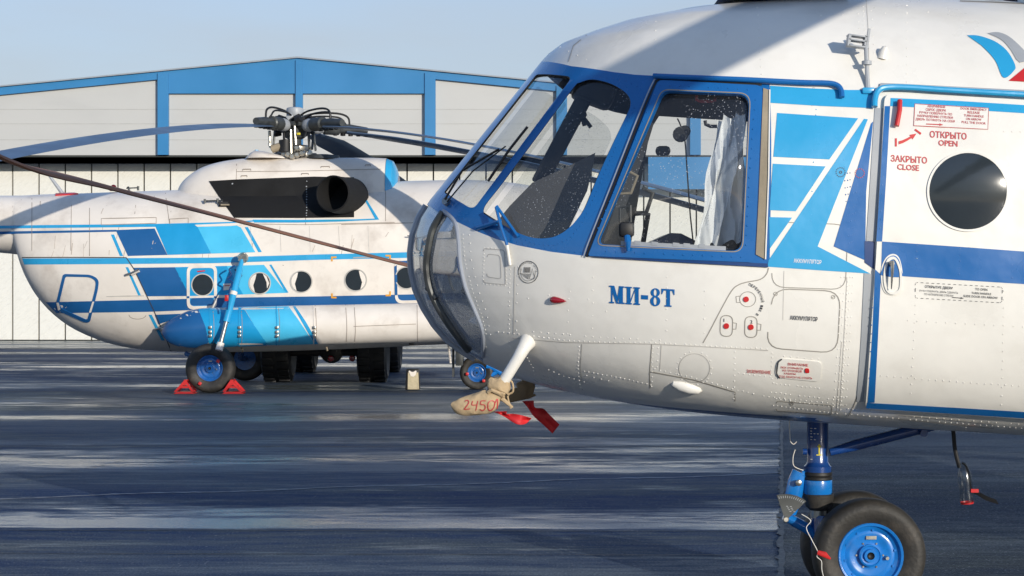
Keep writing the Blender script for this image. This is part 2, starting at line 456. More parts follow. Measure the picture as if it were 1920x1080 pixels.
def boolean(me_a, me_b, op):
    """evaluate A op B for two meshes in world coordinates, returns a new mesh"""
    a = bpy.data.objects.new('work_a', me_a); b = bpy.data.objects.new('work_b', me_b)
    COL.objects.link(a); COL.objects.link(b)
    md = a.modifiers.new('b', 'BOOLEAN'); md.object = b; md.operation = op; md.solver = 'EXACT'
    md.material_mode = 'INDEX'
    bpy.context.view_layer.update()
    me = bpy.data.meshes.new_from_object(a.evaluated_get(bpy.context.evaluated_depsgraph_get()))
    bpy.data.objects.remove(a); bpy.data.objects.remove(b)
    return me

def mesh_of(bm, mats=()):
    me = bpy.data.meshes.new('work'); bm.to_mesh(me)
    for m in mats: me.materials.append(m)
    return me

def prism_mesh(polys, Y0, Y1, nmats=2):
    p = Part()
    for q in polys: p.prism(q, Y0, Y1, 'interior')
    bmesh.ops.recalc_face_normals(p.bm, faces=p.bm.faces[:])
    me = bpy.data.meshes.new('cut'); 
    for f in p.bm.faces: f.material_index = 1
    p.bm.to_mesh(me); p.bm.free()
    me.materials.append(M['white']); me.materials.append(M['interior'])
    return me

# ------------------------------------------------------------------ apron
def apron_material(name, dry, wet, wetness, bands=0.30, pud=0.48):
    m, n, l, p = nodes_of(name)
    geo = n.new('ShaderNodeNewGeometry')
    def noise(scale, st, det=5, rough=0.55):
        mp = n.new('ShaderNodeMapping'); mp.inputs['Scale'].default_value = st
        l.new(geo.outputs['Position'], mp.inputs['Vector'])
        t = n.new('ShaderNodeTexNoise'); t.inputs['Scale'].default_value = scale; t.inputs['Detail'].default_value = det; t.inputs['Roughness'].default_value = rough
        l.new(mp.outputs[0], t.inputs['Vector']); return t.outputs['Fac']
    def math_(op, a, b):
        t = n.new('ShaderNodeMath'); t.operation = op
        for i, q in enumerate((a, b)):
            if isinstance(q, (int, float)): t.inputs[i].default_value = q
            else: l.new(q, t.inputs[i])
        return t.outputs[0]
    def rng(x, a, b, c, d):
        t = n.new('ShaderNodeMapRange'); t.inputs[1].default_value = a; t.inputs[2].default_value = b; t.inputs[3].default_value = c; t.inputs[4].default_value = d
        l.new(x, t.inputs[0]); return t.outputs[0]
    big = noise(1.0, (0.035, 0.42, 1), 4)
    mid = noise(1.0, (0.42, 2.4, 1), 7, 0.70)
    fin = noise(1.0, (2.0, 10.0, 1), 5, 0.7)
    grain = noise(70.0, (1, 1, 1), 3, 0.7)
    grain2 = noise(300.0, (1, 1, 1), 2, 0.7)
    s = math_('ADD', math_('MULTIPLY', big, 0.40), math_('ADD', math_('MULTIPLY', mid, 0.38), math_('MULTIPLY', fin, 0.22)))
    # lanes across the view: rotor shadows painted into dark ones, standing water on others
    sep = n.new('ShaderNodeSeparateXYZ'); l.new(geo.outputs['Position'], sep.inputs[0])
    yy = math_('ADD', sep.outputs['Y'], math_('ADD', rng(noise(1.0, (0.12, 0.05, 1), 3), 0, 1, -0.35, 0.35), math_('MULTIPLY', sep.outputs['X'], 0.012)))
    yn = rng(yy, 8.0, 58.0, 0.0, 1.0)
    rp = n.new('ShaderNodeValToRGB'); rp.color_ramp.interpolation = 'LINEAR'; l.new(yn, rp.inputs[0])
    # (distance, painted tone, standing water)
    BANDS = [(8, .45, .58), (10.2, .5, .7), (10.86, .45, .5), (10.9, .25, .32), (11.7, .3, .36), (11.95, .2, .2), (12.0, .5, .95), (12.8, .5, .82), (13.6, .45, .58), (13.8, .35, .42), (14.7, .35, .38), (15.6, .3, .32), (15.8, .5, .74), (17.2, .55, .66), (18.2, .45, .46), (18.4, .3, .3), (18.7, .62, .56), (21, .75, .62), (24, .8, .58), (26.6, .85, .54), (26.8, .6, .36), (27.8, .45, .32), (28.0, .5, .6), (31, .4, .5), (36, .5, .62), (46, .6, .6)]
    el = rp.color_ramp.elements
    while len(el) < len(BANDS): el.new(0.5)
    for i_, (y_, d_, w_) in enumerate(BANDS):
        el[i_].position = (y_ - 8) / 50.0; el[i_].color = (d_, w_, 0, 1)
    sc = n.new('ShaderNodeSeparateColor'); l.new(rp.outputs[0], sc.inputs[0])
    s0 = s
    s = math_('ADD', s0, math_('MULTIPLY', math_('SUBTRACT', sc.outputs[0], 0.5), bands))
    sw_ = math_('ADD', s0, math_('MULTIPLY', math_('SUBTRACT', sc.outputs[1], 0.5), bands))
    wet_shade = rng(s, 0.40 - wetness, 0.52 - wetness, 1, 0)  # damp and the painted shade of the dark bands share this mask
    patch = noise(1.0, (0.16, 0.55, 1), 4, 0.6)
    puddle = math_('MULTIPLY', rng(sw_, 0.50, 0.575, 0, 1), rng(patch, 0.42, 0.55, 0.25, 1.0))
    mx = n.new('ShaderNodeMix'); mx.data_type = 'RGBA'; l.new(wet_shade, mx.inputs[0])
    mx.inputs[6].default_value = (*dry, 1); mx.inputs[7].default_value = (*wet, 1)
    hue = n.new('ShaderNodeMix'); hue.data_type = 'RGBA'; l.new(rng(patch, 0.42, 0.6, 0.0, 0.85), hue.inputs[0])
    hue.inputs[6].default_value = (*dry, 1); hue.inputs[7].default_value = (dry[0] * 1.02, dry[1] * 0.92, dry[2] * 0.66, 1); l.new(hue.outputs[2], mx.inputs[6])
    g = n.new('ShaderNodeMix'); g.data_type = 'RGBA'; g.blend_type = 'MULTIPLY'; g.inputs[0].default_value = 1
    l.new(mx.outputs[2], g.inputs[6]); l.new(rng(math_('ADD', math_('MULTIPLY', grain, 0.5), math_('MULTIPLY', grain2, 0.5)), 0.35, 0.65, 0.35, 1.65), g.inputs[7])
    speck = noise(42.0, (1, 1, 1), 2, 0.5)
    sp1 = n.new('ShaderNodeMix'); sp1.data_type = 'RGBA'; l.new(rng(speck, 0.66, 0.70, 0, 0.8), sp1.inputs[0]); l.new(g.outputs[2], sp1.inputs[6]); sp1.inputs[7].default_value = (0.30, 0.31, 0.32, 1)
    sp2 = n.new('ShaderNodeMix'); sp2.data_type = 'RGBA'; l.new(rng(speck, 0.34, 0.30, 0, 0.9), sp2.inputs[0]); l.new(sp1.outputs[2], sp2.inputs[6]); sp2.inputs[7].default_value = (0.006, 0.008, 0.012, 1)
    l.new(sp2.outputs[2], p.inputs['Base Color'])
    r = math_('ADD', rng(wet_shade, 0, 1, 0.62, 0.74), math_('MULTIPLY', puddle, -pud))
    r = math_('ADD', r, rng(mid, 0.3, 0.7, -0.08, 0.08))
    r = math_('ADD', r, rng(grain, 0.35, 0.65, 0.12, -0.12))
    l.new(r, p.inputs['Roughness'])
    l.new(rng(puddle, 0, 1, 0.2, 0.75), p.inputs['Specular IOR Level'])
    b = n.new('ShaderNodeBump'); b.inputs['Strength'].default_value = 0.9; b.inputs['Distance'].default_value = 0.010
    l.new(math_('MULTIPLY', math_('ADD', grain, math_('MULTIPLY', grain2, 0.35)), rng(puddle, 0, 1, 1, 0.12)), b.inputs['Height'])
    b2 = n.new('ShaderNodeBump'); l.new(rng(puddle, 0, 1, 0.5, 0.15), b2.inputs['Strength']); b2.inputs['Distance'].default_value = 0.02
    l.new(mid, b2.inputs['Height']); l.new(b.outputs[0], b2.inputs['Normal'])
    l.new(b2.outputs[0], p.inputs['Normal'])
    return m
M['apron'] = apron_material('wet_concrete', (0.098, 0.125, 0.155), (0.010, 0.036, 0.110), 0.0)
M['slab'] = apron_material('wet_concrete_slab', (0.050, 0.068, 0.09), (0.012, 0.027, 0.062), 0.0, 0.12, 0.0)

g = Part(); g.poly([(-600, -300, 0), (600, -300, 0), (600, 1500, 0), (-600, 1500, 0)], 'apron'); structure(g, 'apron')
K = (1465 - 960) / F
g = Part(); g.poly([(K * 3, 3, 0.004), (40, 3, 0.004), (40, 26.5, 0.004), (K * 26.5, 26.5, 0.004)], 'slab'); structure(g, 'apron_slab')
# ragged tar joint along the slab's edge, with gravel chips
M['tar'] = make_mat('tar_joint', (0.012, 0.014, 0.018), 0.5, var=0.4, vscale=40)
M['chips'] = make_mat('gravel_chips', (0.32, 0.33, 0.34), 0.8, var=0.4, vscale=30)
g = Part(); rows = []
y = 6.0
while y < 26.5:
    w = 0.012 + 0.016 * random.random()
    rows.append([Vector((K * y - w + random.uniform(-.02, .02), y, 0.008)), Vector((K * y + w, y, 0.008))]); y += 0.05 + 0.004 * y
g.grid(rows, 'tar')
structure(g, 'tar_joint')
# joints between the lanes and one diagonal crack
for jv, jw in ((1040, .012), (996, .016), (838, .022), (735, .05)):
    g = Part(); rows = []; Yj = 1.7 * F / (jv - 540); x = -14.0
    while x < K * Yj:
        o_ = random.uniform(-.006, .006); w = jw * random.uniform(.5, 1.2); rows.append([Vector((x, Yj - .012 * x + o_ - w, 0.004)), Vector((x, Yj - .012 * x + o_ + w, 0.004))]); x += .12
    g.grid(rows, 'tar'); structure(g, 'apron_joint')
g = Part(); rows = []
for i in range(60):
    t = i / 59.0; u = -40 + 275 * t; v = 917 - 52 * t + random.uniform(-1.2, 1.2); Y = 1.7 * F / (v - 540); w = .02 * random.uniform(.3, 1.3)
    rows.append([Vector(((u - 960) / F * Y, Y - w, 0.006)), Vector(((u - 960) / F * Y, Y + w, 0.006))])
g.grid(rows, 'tar'); structure(g, 'apron_crack')
# faded painted line crossing the apron
M['old_line'] = make_mat('faded_line_paint', (0.30, 0.31, 0.33), 0.6, var=0.5, vscale=3)
g = Part(); rows = []
for i in range(120):
    t = i / 119.0; u = -60 + t * 1525; v = 937 - 49 * t + 1.2 * math.sin(t * 23) + random.uniform(-.4, .4)
    Y = 1.7 * F / (v - 540); x = (u - 960) / F * Y; w = 0.012 + 0.02 * random.random()
    rows.append([Vector((x, Y - w, 0.004)), Vector((x, Y + w, 0.004))])
g.grid(rows, 'old_line'); structure(g, 'painted_line')

# ------------------------------------------------------------------ hangar
HY = 54.4
def HX(u): return (u - 960) / F * HY
def HZ(v): return 1.7 - (v - 540) / F * HY
M['hangar_panel'] = make_mat('hangar_cladding', (0.50, 0.50, 0.48), 0.5, var=0.03, vscale=0.5, dirt=(0.36, 0.35, 0.31), dirt_amt=0.15, dscale=0.5, stretch=(1, 1, 3))
M['hangar_blue'] = make_mat('hangar_blue', (0.032, 0.20, 0.43), 0.45, var=0.06, vscale=0.6)
M['gate_dark'] = make_mat('gate_seam', (0.035, 0.04, 0.035), 0.7)
M['hangar_line'] = make_mat('cladding_joint', (0.43, 0.43, 0.41), 0.6)
M['roof_grey'] = make_mat('hangar_roof', (0.3, 0.33, 0.36), 0.5)
def gate_material():
    m, n, l, p = nodes_of('embossed_gate_sheet')
    tc = n.new('ShaderNodeTexCoord'); mp = n.new('ShaderNodeMapping'); mp.inputs['Rotation'].default_value = (0, R(35), 0)
    l.new(tc.outputs['Object'], mp.inputs['Vector'])
    mp2 = n.new('ShaderNodeMapping'); mp2.inputs['Scale'].default_value = (2.2, 1, 11)
    l.new(mp.outputs[0], mp2.inputs['Vector'])
    no = n.new('ShaderNodeTexNoise'); no.inputs['Scale'].default_value = 1.6; no.inputs['Detail'].default_value = 2; l.new(mp2.outputs[0], no.inputs['Vector'])
    r = n.new('ShaderNodeMapRange'); r.inputs[1].default_value = 0.56; r.inputs[2].default_value = 0.66; r.inputs[3].default_value = 0; r.inputs[4].default_value = 0.16
    l.new(no.outputs['Fac'], r.inputs[0])
    mx = n.new('ShaderNodeMix'); mx.data_type = 'RGBA'; l.new(r.outputs[0], mx.inputs[0])
    mx.inputs[6].default_value = (0.74, 0.73, 0.67, 1); mx.inputs[7].default_value = (0.50, 0.49, 0.44, 1)
    l.new(mx.outputs[2], p.inputs['Base Color']); p.inputs['Roughness'].default_value = 0.5
    b = n.new('ShaderNodeBump'); b.inputs['Distance'].default_value = 0.02; l.new(no.outputs['Fac'], b.inputs['Height']); l.new(b.outputs[0], p.inputs['Normal'])
    return m
M['gate'] = gate_material()

hang = thing('hangar', (HX(560), HY + 20, 0), 'long white hangar with blue gable trim and pillars and tall white panel gates', 'building')
XL, XR, XA = HX(-1450), HX(2570), HX(560)
ZA = HZ(110)
def roofz(x, drop=0.0): return ZA - 0.0975 * abs(x - XA) - drop
ZG = HZ(291)
w = Part()          # upper wall and the body behind it
DEPTH = 44.0
w.prism([(XL, ZG), (XR, ZG), (XR, roofz(XR) - 0.02), (XA, roofz(XA) - 0.02), (XL, roofz(XL) - 0.02)], HY, HY + DEPTH, 'hangar_panel')
for vv in (232, 262, 205): 
    z = HZ(vv); w.box(((XL + XR) / 2, HY - 0.002, z), (XR - XL, 0.006, 0.025), 'hangar_line')
w.build('wall', hang, recalc=True)
w = Part()
w.prism([(XL, 0), (XR, 0), (XR, ZG - 0.005), (XL, ZG - 0.005)], HY + 0.9, HY + DEPTH, 'gate_dark'); w.build('lower_wall', hang, recalc=True)
w = Part(); w.box(((XL + XR) / 2, HY + 0.43, ZG - 0.035), (XR - XL, 0.9, 0.05), 'gate_dark'); w.build('gate_rail', hang)
f = Part()           # fascia: deep in the middle bay, narrow along both slopes
xl, xr = HX(305), HX(808); zb = HZ(176)
f.prism([(xl, zb), (xr, zb), (xr, roofz(xr)), (XA, ZA), (xl, roofz(xl))], HY - 0.12, HY, 'hangar_blue')
f.prism([(XL, roofz(XL, 0.26)), (xl - 0.002, roofz(xl, 0.24)), (xl - 0.002, roofz(xl)), (XL, roofz(XL))], HY - 0.12, HY, 'hangar_blue')
f.prism([(xr + 0.002, roofz(xr, 0.24)), (XR, roofz(XR, 0.26)), (XR, roofz(XR)), (xr + 0.002, roofz(xr))], HY - 0.12, HY, 'hangar_blue')
f.prism([(XA, ZA + 0.05), (XR + 0.2, roofz(XR) + 0.03), (XR + 0.2, roofz(XR) + 0.002), (XA, ZA + 0.002), (XL - 0.2, roofz(XL) + 0.002), (XL - 0.2, roofz(XL) + 0.03)], HY - 0.2, HY + DEPTH + 0.2, 'roof_grey')
f.build('fascia', hang, recalc=True)
for uu, ww in ((-690, 20), (-440, 20), (-192, 20), (56 - 8, 0), (307.5, 20), (562, 13), (807, 20), (1053, 20), (1303, 20), (1550, 20), (1800, 20), (2050, 20), (2300, 20)):
    if ww == 0: continue
    q = Part(); x = HX(uu); q.box((x, HY - 0.09, (ZG + roofz(x) - 0.06) / 2), (ww / F * HY, 0.16, roofz(x) - 0.06 - ZG), 'hangar_blue'); q.build('pillar', hang)
q = Part(); x0, x1 = HX(1215), HX(1600); q.box(((x0 + x1) / 2, HY - 0.05, HZ(325)), (x1 - x0, 0.12, 60 / F * HY), 'hangar_blue'); q.build('gate_panel', hang, label='blue band above the gates')
pitch = 50.0 / F * HY
x = HX(10.5 - 50 * 28)
k = 0
while x < XR - pitch:
    q = Part(); q.box((x + pitch / 2, HY + 0.80, (ZG - 0.05) / 2 + 0.01), (pitch - 0.05, 0.08, ZG - 0.09), 'gate'); q.build('gate_panel', hang)
    x += pitch; k += 1

# ================================================================== the near helicopter
NY = 9.3                        # its centre plane
NS = F / NY
SL = 0.062                      # it sits nose up
WMAX = 1.22
def ax(u, v): return (u - 960) / NS, 1.7 - (v - 540) / NS
X0 = ax(770, 490)[0]
def h_of(u, v):
    x, z = ax(u, v); return z + SL * (x - X0), x - X0
_sil = [(1560, 784), (1480, 780), (1300, 768), (1200, 757), (1100, 740), (1020, 724), (960, 705), (905, 680), (870, 660), (840, 638), (815, 609), (795, 577), (780, 543), (772, 508), (770, 475), (774, 443), (785, 410), (806, 376),
        (1014, 117), (1026, 104), (1050, 86), (1100, 67), (1150, 51), (1250, 29), (1330, 20), (1420, 13), (1550, 8), (1750, 4)]
PROF = [h_of(*p) for p in _sil]
for i in range(1, len(PROF)):
    if PROF[i][0] <= PROF[i - 1][0] + 1e-4: PROF[i] = (PROF[i - 1][0] + 1e-3, PROF[i][1])
ZB, ZT = PROF[0][0] - 0.004, PROF[-1][0] + 0.004
ZC = (ZB + ZT) / 2; ZA_ = (ZT - ZB) / 2
HW0 = h_of(806, 376)[0]; HW1 = h_of(1014, 117)[0]
def xn(hz):
    if hz <= PROF[0][0]: return PROF[0][1]
    for (a, x), (b, y) in zip(PROF, PROF[1:]):
        if hz <= b: return x + (y - x) * (hz - a) / (b - a)
    return PROF[-1][1]
def sm(t): t = max(0.0, min(1.0, t)); return t * t * (3 - 2 * t)
def Wz(hz):
    t = (hz - ZC) / ZA_; n = 4.0 if t < 0 else 2.15
    return WMAX * max(0.0, 1 - abs(t) ** n) ** (1 / n)
def gq(hz): return 2.0 - 0.2 * sm((hz - HW0 + 0.25) / 0.4)
def half(hx, hz):
    x0 = xn(hz); L = max(0.75, 1.85 - x0)
    t = max(0.0, min(1.0, (hx - x0) / L)); q = gq(hz)
    return Wz(hz) * (1 - (1 - t) ** 1.9) ** (1 / q)
def to_world(hx, y, hz): return Vector((X0 + hx, NY + y, hz - SL * hx))

def shell_bm():
    hs = set(PROF[i][0] for i in range(len(PROF))); 
    n = 86
    hs |= {ZC - ZA_ * math.cos(math.pi * i / n) for i in range(n + 1)}
    hs = sorted(hs); out = [hs[0]]
    for h in hs[1:]:
        if h - out[-1] > 0.004: out.append(h)
    if ZT - out[-1] > 1e-5: out[-1] = ZT
    hs = out
    NJ = 44; aft = [0.3 * i for i in range(1, 18)] + [0.3 * 17 + 0.5 * i for i in range(1, 24)]
    bm = bmesh.new()
    sides = {}
    for sgn in (-1, 1):
        rows = []
        for h in hs:
            x0 = xn(h); L = max(0.75, 1.85 - x0); row = []
            for j in range(NJ + 1):
                t = (j / NJ) ** 2.0
                row.append((x0 + L * t, half(x0 + L * t, h)))
            xe = x0 + L; rest = 3.2 - xe
            row += [(xe + rest * (k / 6), Wz(h)) for k in range(1, 7)]
            for a in aft:
                X = 3.2 + a
                f = sm((X - 6.9) / 3.4); hh = h * (1 - f) + f * (ZT - 0.32 + (h - ZC) * 0.26)
                row.append((X, Wz(h) * (1 - 0.72 * f), hh))
            rows.append([bm.verts.new(to_world(q[0], sgn * q[1], q[2] if len(q) > 2 else h)) for q in row])
        for a, b in zip(rows, rows[1:]):
            for j in range(len(a) - 1):
                f = bm.faces.new([a[j], a[j + 1], b[j + 1], b[j]] if sgn < 0 else [a[j], b[j], b[j + 1], a[j + 1]]); f.smooth = True
        sides[sgn] = [r[-1] for r in rows]
    bm.faces.new(sides[-1] + sides[1][::-1])
    bmesh.ops.remove_doubles(bm, verts=bm.verts[:], dist=1e-4)
    bmesh.ops.recalc_face_normals(bm, faces=bm.faces[:])
    return bm
outer = shell_bm()
NSURF = Surf([outer])
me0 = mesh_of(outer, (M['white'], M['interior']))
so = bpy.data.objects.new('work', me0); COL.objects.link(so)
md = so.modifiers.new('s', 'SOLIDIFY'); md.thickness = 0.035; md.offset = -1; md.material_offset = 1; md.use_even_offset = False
bpy.context.view_layer.update()
shellS = bpy.data.meshes.new_from_object(so.evaluated_get(bpy.context.evaluated_depsgraph_get()))
bpy.data.objects.remove(so)

def xz(pts, surf=None):
    out = []
    for u, v in pts:
        h = NSURF.raw(u, v)
        if h: out.append((h[0].x, h[0].z))
        else: out.append(ax(u, v))
    return out

heli = thing('helicopter', (ax(1530, 0)[0], NY, 0), 'clean white and blue helicopter in the foreground, facing left, with a sliding cabin door', 'helicopter', )

BAND_TOP = [(1020, 116), (1071, 124), (1149, 135), (1190, 140), (1227, 142), (1290, 146), (1360, 152), (1443, 158)]
BAND_BOT = [(1443, 500), (1340, 493), (1240, 488), (1105, 481), (1032, 472), (970, 460), (930, 448), (892, 433), (853, 414), (820, 396), (797, 381)]
PANE1 = rrect([(1006, 139), (1074, 143), (887, 393), (832, 361)], [5, 14, 12, 4])
PANE2 = cr([(1087, 155), (1110, 149), (1140, 155), (1164, 167), (1179, 181), (1182, 197), (1174, 218), (1150, 268), (1122, 329), (1098, 387), (1083, 410), (1067, 427), (1050, 439), (1030, 446), (1001, 446), (968, 435), (914, 405), (907, 398), (911, 383), (940, 346), (1010, 252), (1074, 166)], 4, True)
SLIDE = rrect([(1245, 173), (1405, 180), (1390, 471), (1121, 458)], [14, 22, 20, 16])
JAMB = [(1431, 166), (1443, 170), (1440, 330), (1434, 486), (1417, 477), (1422, 380), (1427, 260)]
wx = xz(BAND_TOP); wb_ = xz(BAND_BOT)
tl = ax(1012, 100); 
band = [ax(780, 366), ax(806 - 14, 376 - 2), ax(1014 - 14, 117 - 3), (ax(1014, 117)[0] - 0.01, ax(1014, 113)[1])] + wx + wb_
band = band[2:] + band[:2]
NOSE_R = [(806, 377), (832, 396), (853, 416), (860, 450), (863, 490), (873, 538), (890, 580), (903, 612), (907, 640), (906, 668), (905, 690)]
nr = xz(NOSE_R[1:-1])
nosepoly = [ax(790, 379)] + [ax(812, 381)] + nr + [ax(906, 690), ax(840, 720), ax(700, 600), ax(700, 420)]
cut_band = prism_mesh([band], 7.0, 11.6)
cut_nose = prism_mesh([nosepoly], 7.0, 11.6)
fus = boolean(shellS, cut_band, 'DIFFERENCE')
fus = boolean(fus, cut_nose, 'DIFFERENCE')
frame = boolean(shellS, cut_band, 'INTERSECT')
frame = boolean(frame, prism_mesh([xz(PANE1), xz(PANE2)], 7.0, NY), 'DIFFERENCE')
far_panes = [[(P(u, v, NY + d_).x, P(u, v, NY + d_).z) for u, v in pl] for pl, d_ in ((PANE1, 0.32), (PANE2, 0.85))]
frame = boolean(frame, prism_mesh(far_panes, NY, 11.6), 'DIFFERENCE')
# side openings: this side, and the opposite window, enlarged for a brighter view
cut_s = prism_mesh([xz(SLIDE)], 7.0, NY)
frame = boolean(frame, cut_s, 'DIFFERENCE')
YF = NY + 1.12
far_open = [(P(u, v, YF).x, P(u, v, YF).z) for u, v in rrect([(1222, 212), (1404, 224), (1412, 476), (1180, 476)], 12)]
cut_f = prism_mesh([far_open], NY, 11.6)
frame = boolean(frame, cut_f, 'DIFFERENCE')
fus = boolean(fus, cut_f, 'DIFFERENCE')

body = Part(); body.add_mesh(fus, [M['white'], M['interior']])
body.bm.normal_update(); nv = body.mi('navy')
for f in body.bm.faces:      # the belly is painted navy
    if f.material_index == 0 and f.normal.z < -0.3 and ax(1090, 0)[0] < f.calc_center_median().x < ax(1500, 0)[0] and f.calc_center_median().z + SL * (f.calc_center_median().x - X0) < ZB + 0.05: f.material_index = nv
wf = Part(); wf.add_mesh(frame, [M['blue'], M['interior']])

# ---- nose glazing: rows of constant height, wrapped round the nose
def rows_between(pr, n, inset, xl=None):
    """sheet between the nose profile and the line pr [(X, Z)...], both sides"""
    rows = []
    zs = [pr[0][1] + (pr[-1][1] - pr[0][1]) * i / n for i in range(n + 1)]
    for z in zs:
        for (xa, za), (xb, zb2) in zip(pr, pr[1:]):
            if (za - z) * (zb2 - z) <= 1e-9:
                xr_ = xa + (xb - xa) * ((z - za) / (zb2 - za) if abs(zb2 - za) > 1e-9 else 0); break
        # walk aft on constant world z
        hx_r = xr_ - X0
        lo = -0.05; hi = hx_r
        f = lambda hx: hx - xn(z + SL * hx)
        if f(hi) < 0: rows.append([Vector((xr_, NY, z))] * 61); continue
        for _ in range(40):
            md_ = (lo + hi) / 2
            if f(md_) < 0: lo = md_
            else: hi = md_
        xs = hi; r = []
        for j in range(-30, 31):
            t = abs(j) / 30.0; hx = xs + (hx_r - xs) * t * t
            y = half(hx, z + SL * hx) * (1 if j > 0 else -1)
            r.append(Vector((X0 + hx + inset, NY + y * (1 - inset / WMAX), z)))
        rows.append(r)
    return rows
npr = [ax(808, 379)] + nr + [ax(905.5, 679)]
npr[0] = (npr[0][0], npr[0][1])
ng = Part(); rows = rows_between(npr, 46, 0.008); ng.grid(rows, 'nose_glass')
bmesh.ops.remove_doubles(ng.bm, verts=ng.bm.verts[:], dist=1e-4)
ng_o = ng.build('nose_window', heli, recalc=True)
# glazing bars: the centre bar, one bar on each side, the rim
nf = Part()
def on_nose(u, v, off=0.0):
    h, n = NSURF.hit(u, v, (1000, 540)); return h + n * off
mid = [Vector((r[30].x - 0.010, NY, r[30].z)) for r in rows[1:-1]]
nf.tube(mid, 0.020, 'frame_grey', 8)
side = cr([(831, 398), (812, 430), (803, 470), (800, 500), (805, 535), (818, 568), (838, 602), (858, 630), (878, 656)], 5)
sp = [on_nose(p.x, p.y, 0.002) for p in side]
nf.tube(sp, 0.019, 'dark_grey', 8)
nf.tube([Vector((p.x, 2 * NY - p.y, p.z)) for p in sp], 0.019, 'dark_grey', 8)
rim = [on_nose(u, v, 0.002) for u, v in [(p.x, p.y) for p in cr(NOSE_R[1:-1], 4)]]
nf.tube(rim, 0.011, 'frame_grey', 8); nf.tube([Vector((p.x, 2 * NY - p.y, p.z)) for p in rim], 0.011, 'frame_grey', 8)
cross = [on_nose(u, v, 0.0) for u, v in ((800, 540), (806, 545), (812, 552), (818, 560))]
nf.tube(cross, 0.012, 'dark_grey', 8)
nf.build('nose_frame', ng_o)

# ---- panes
def pane(poly, name, surf=NSURF):
    p = Part(); c = (sum(q[0] for q in poly) / len(poly), sum(q[1] for q in poly) / len(poly))
    big = [(c[0] + (q[0] - c[0]) * 1.03, c[1] + (q[1] - c[1]) * 1.02) for q in poly]
    p.patch(surf, big, 'glass', -0.014, 9)
    return p
def mirror_into(p, m):
    vs = {}
    faces = list(p.bm.faces); verts = list(p.bm.verts)
    for v in verts: vs[v] = p.bm.verts.new((v.co.x, 2 * NY - v.co.y, v.co.z))
    for f in faces: p.face([vs[v] for v in f.verts][::-1], m)
p1 = pane(PANE1, 'x'); p2 = pane(PANE2, 'x')
def mirrored(poly):
    p = pane(poly, 'x')
    for v in p.bm.verts: v.co.y = 2 * NY - v.co.y
    return p
p3 = mirrored(PANE1); p4 = mirrored(PANE2)

# ---- paint on the body (this side)
body.patch(NSURF, [(1444, 161), (1520, 166), (1590, 169), (1640, 169), (1637, 203), (1540, 199), (1444, 193)], 'light_blue')
body.patch(NSURF, [(1457, 212), (1609, 222), (1555, 299), (1450, 294)], 'light_blue')
body.patch(NSURF, [(1449, 307), (1548, 312), (1492, 396), (1443, 394)], 'light_blue')
body.patch(NSURF, [(1442, 407), (1485, 408), (1443, 467)], 'light_blue')
body.patch(NSURF, [(1620, 223), (1627, 224), (1533, 462), (1632, 513), (1540, 507), (1439, 500), (1441, 488)], 'light_blue')
body.patch(NSURF, [(1633, 232), (1637, 228), (1624, 360), (1622, 488), (1563, 462)], 'blue')
body.patch(NSURF, [(1621, 452), (1640, 453), (1639, 505), (1621, 492)], 'navy', 0.0035)
# belly paint
# door jamb rail in grey
body.patch(NSURF, [(1640, 203), (1655, 203), (1650, 330), (1641, 452), (1624, 452), (1632, 330)], 'grey', 0.004, 12, 0.006)
body.patch(NSURF, [(1620, 512), (1634, 514), (1628, 640), (1619, 752), (1606, 752), (1614, 640)], 'grey', 0.004, 12, 0.006)
# panel seams
S = lambda pts, w=1.6, m='line', off=0.0016, **k: body.stroke(NSURF, pts, w, m, off, **k)
S(cr([(1318, 643), (1330, 622), (1352, 580), (1372, 545), (1385, 534), (1400, 529), (1425, 524), (1437, 514), (1441, 502)], 4), 2.0)
S(rrect([(1452, 416), (1590, 421), (1585, 543), (1446, 538)], 26), 1.5)
S(rrect([(1450, 541), (1576, 546), (1570, 662), (1436, 652)], 30), 2.0)
S(rrect([(907, 466), (946, 469), (948, 534), (907, 530)], 5), 1.6, 'line_soft')
S(rrect([(914, 476), (938, 479), (940, 523), (913, 519)], 6), 1.4, 'line_soft')
S([(965, 500), (964, 560), (963, 625)], 1.6, 'line_soft')
S([(962, 634), (1060, 642), (1222, 645), (1320, 650), (1440, 657)], 1.5, 'line_soft')
S([(1091, 645), (1088, 690), (1092, 731)], 1.4, 'line_soft'); S([(1222, 645), (1218, 700), (1219, 728)], 1.8); S([(1240, 647), (1237, 695)], 1.2, 'line_soft')
S([(1220, 697), (1300, 712), (1378, 735), (1378, 752)], 2.2)
S(ell(1302, 690, 29, 27), 1.2, 'line_soft', closed=True)
S([(1470, 508), (1468, 600)], 1.0, 'line_soft'); S([(1578, 640), (1568, 776)], 1.2, 'line_soft')
S([(1588, 520), (1582, 640), (1574, 770)], 1.2, 'line_soft')
S(cr([(1590, 780), (1602, 757), (1612, 720), (1618, 650)], 5), 1.6)
S([(1624, 0), (1628, 60), (1630, 160)], 1.3, 'line_soft')
S(rrect([(1522, 199), (1524, 164), (1527, 164), (1526, 198)], 1), 1.0, 'line_soft')
S([(1100, 66), (1075, 86), (1066, 116)], 1.6, 'line_soft'); S([(1800, 2), (1860, 4), (1925, 7)], 2.0)
S(rrect([(1456, 752), (1560, 760), (1558, 778), (1455, 770)], 4), 1.2)
S(rrect([(1684, 778), (1864, 795), (1864, 803), (1684, 786)], 3), 1.2, 'line_soft')
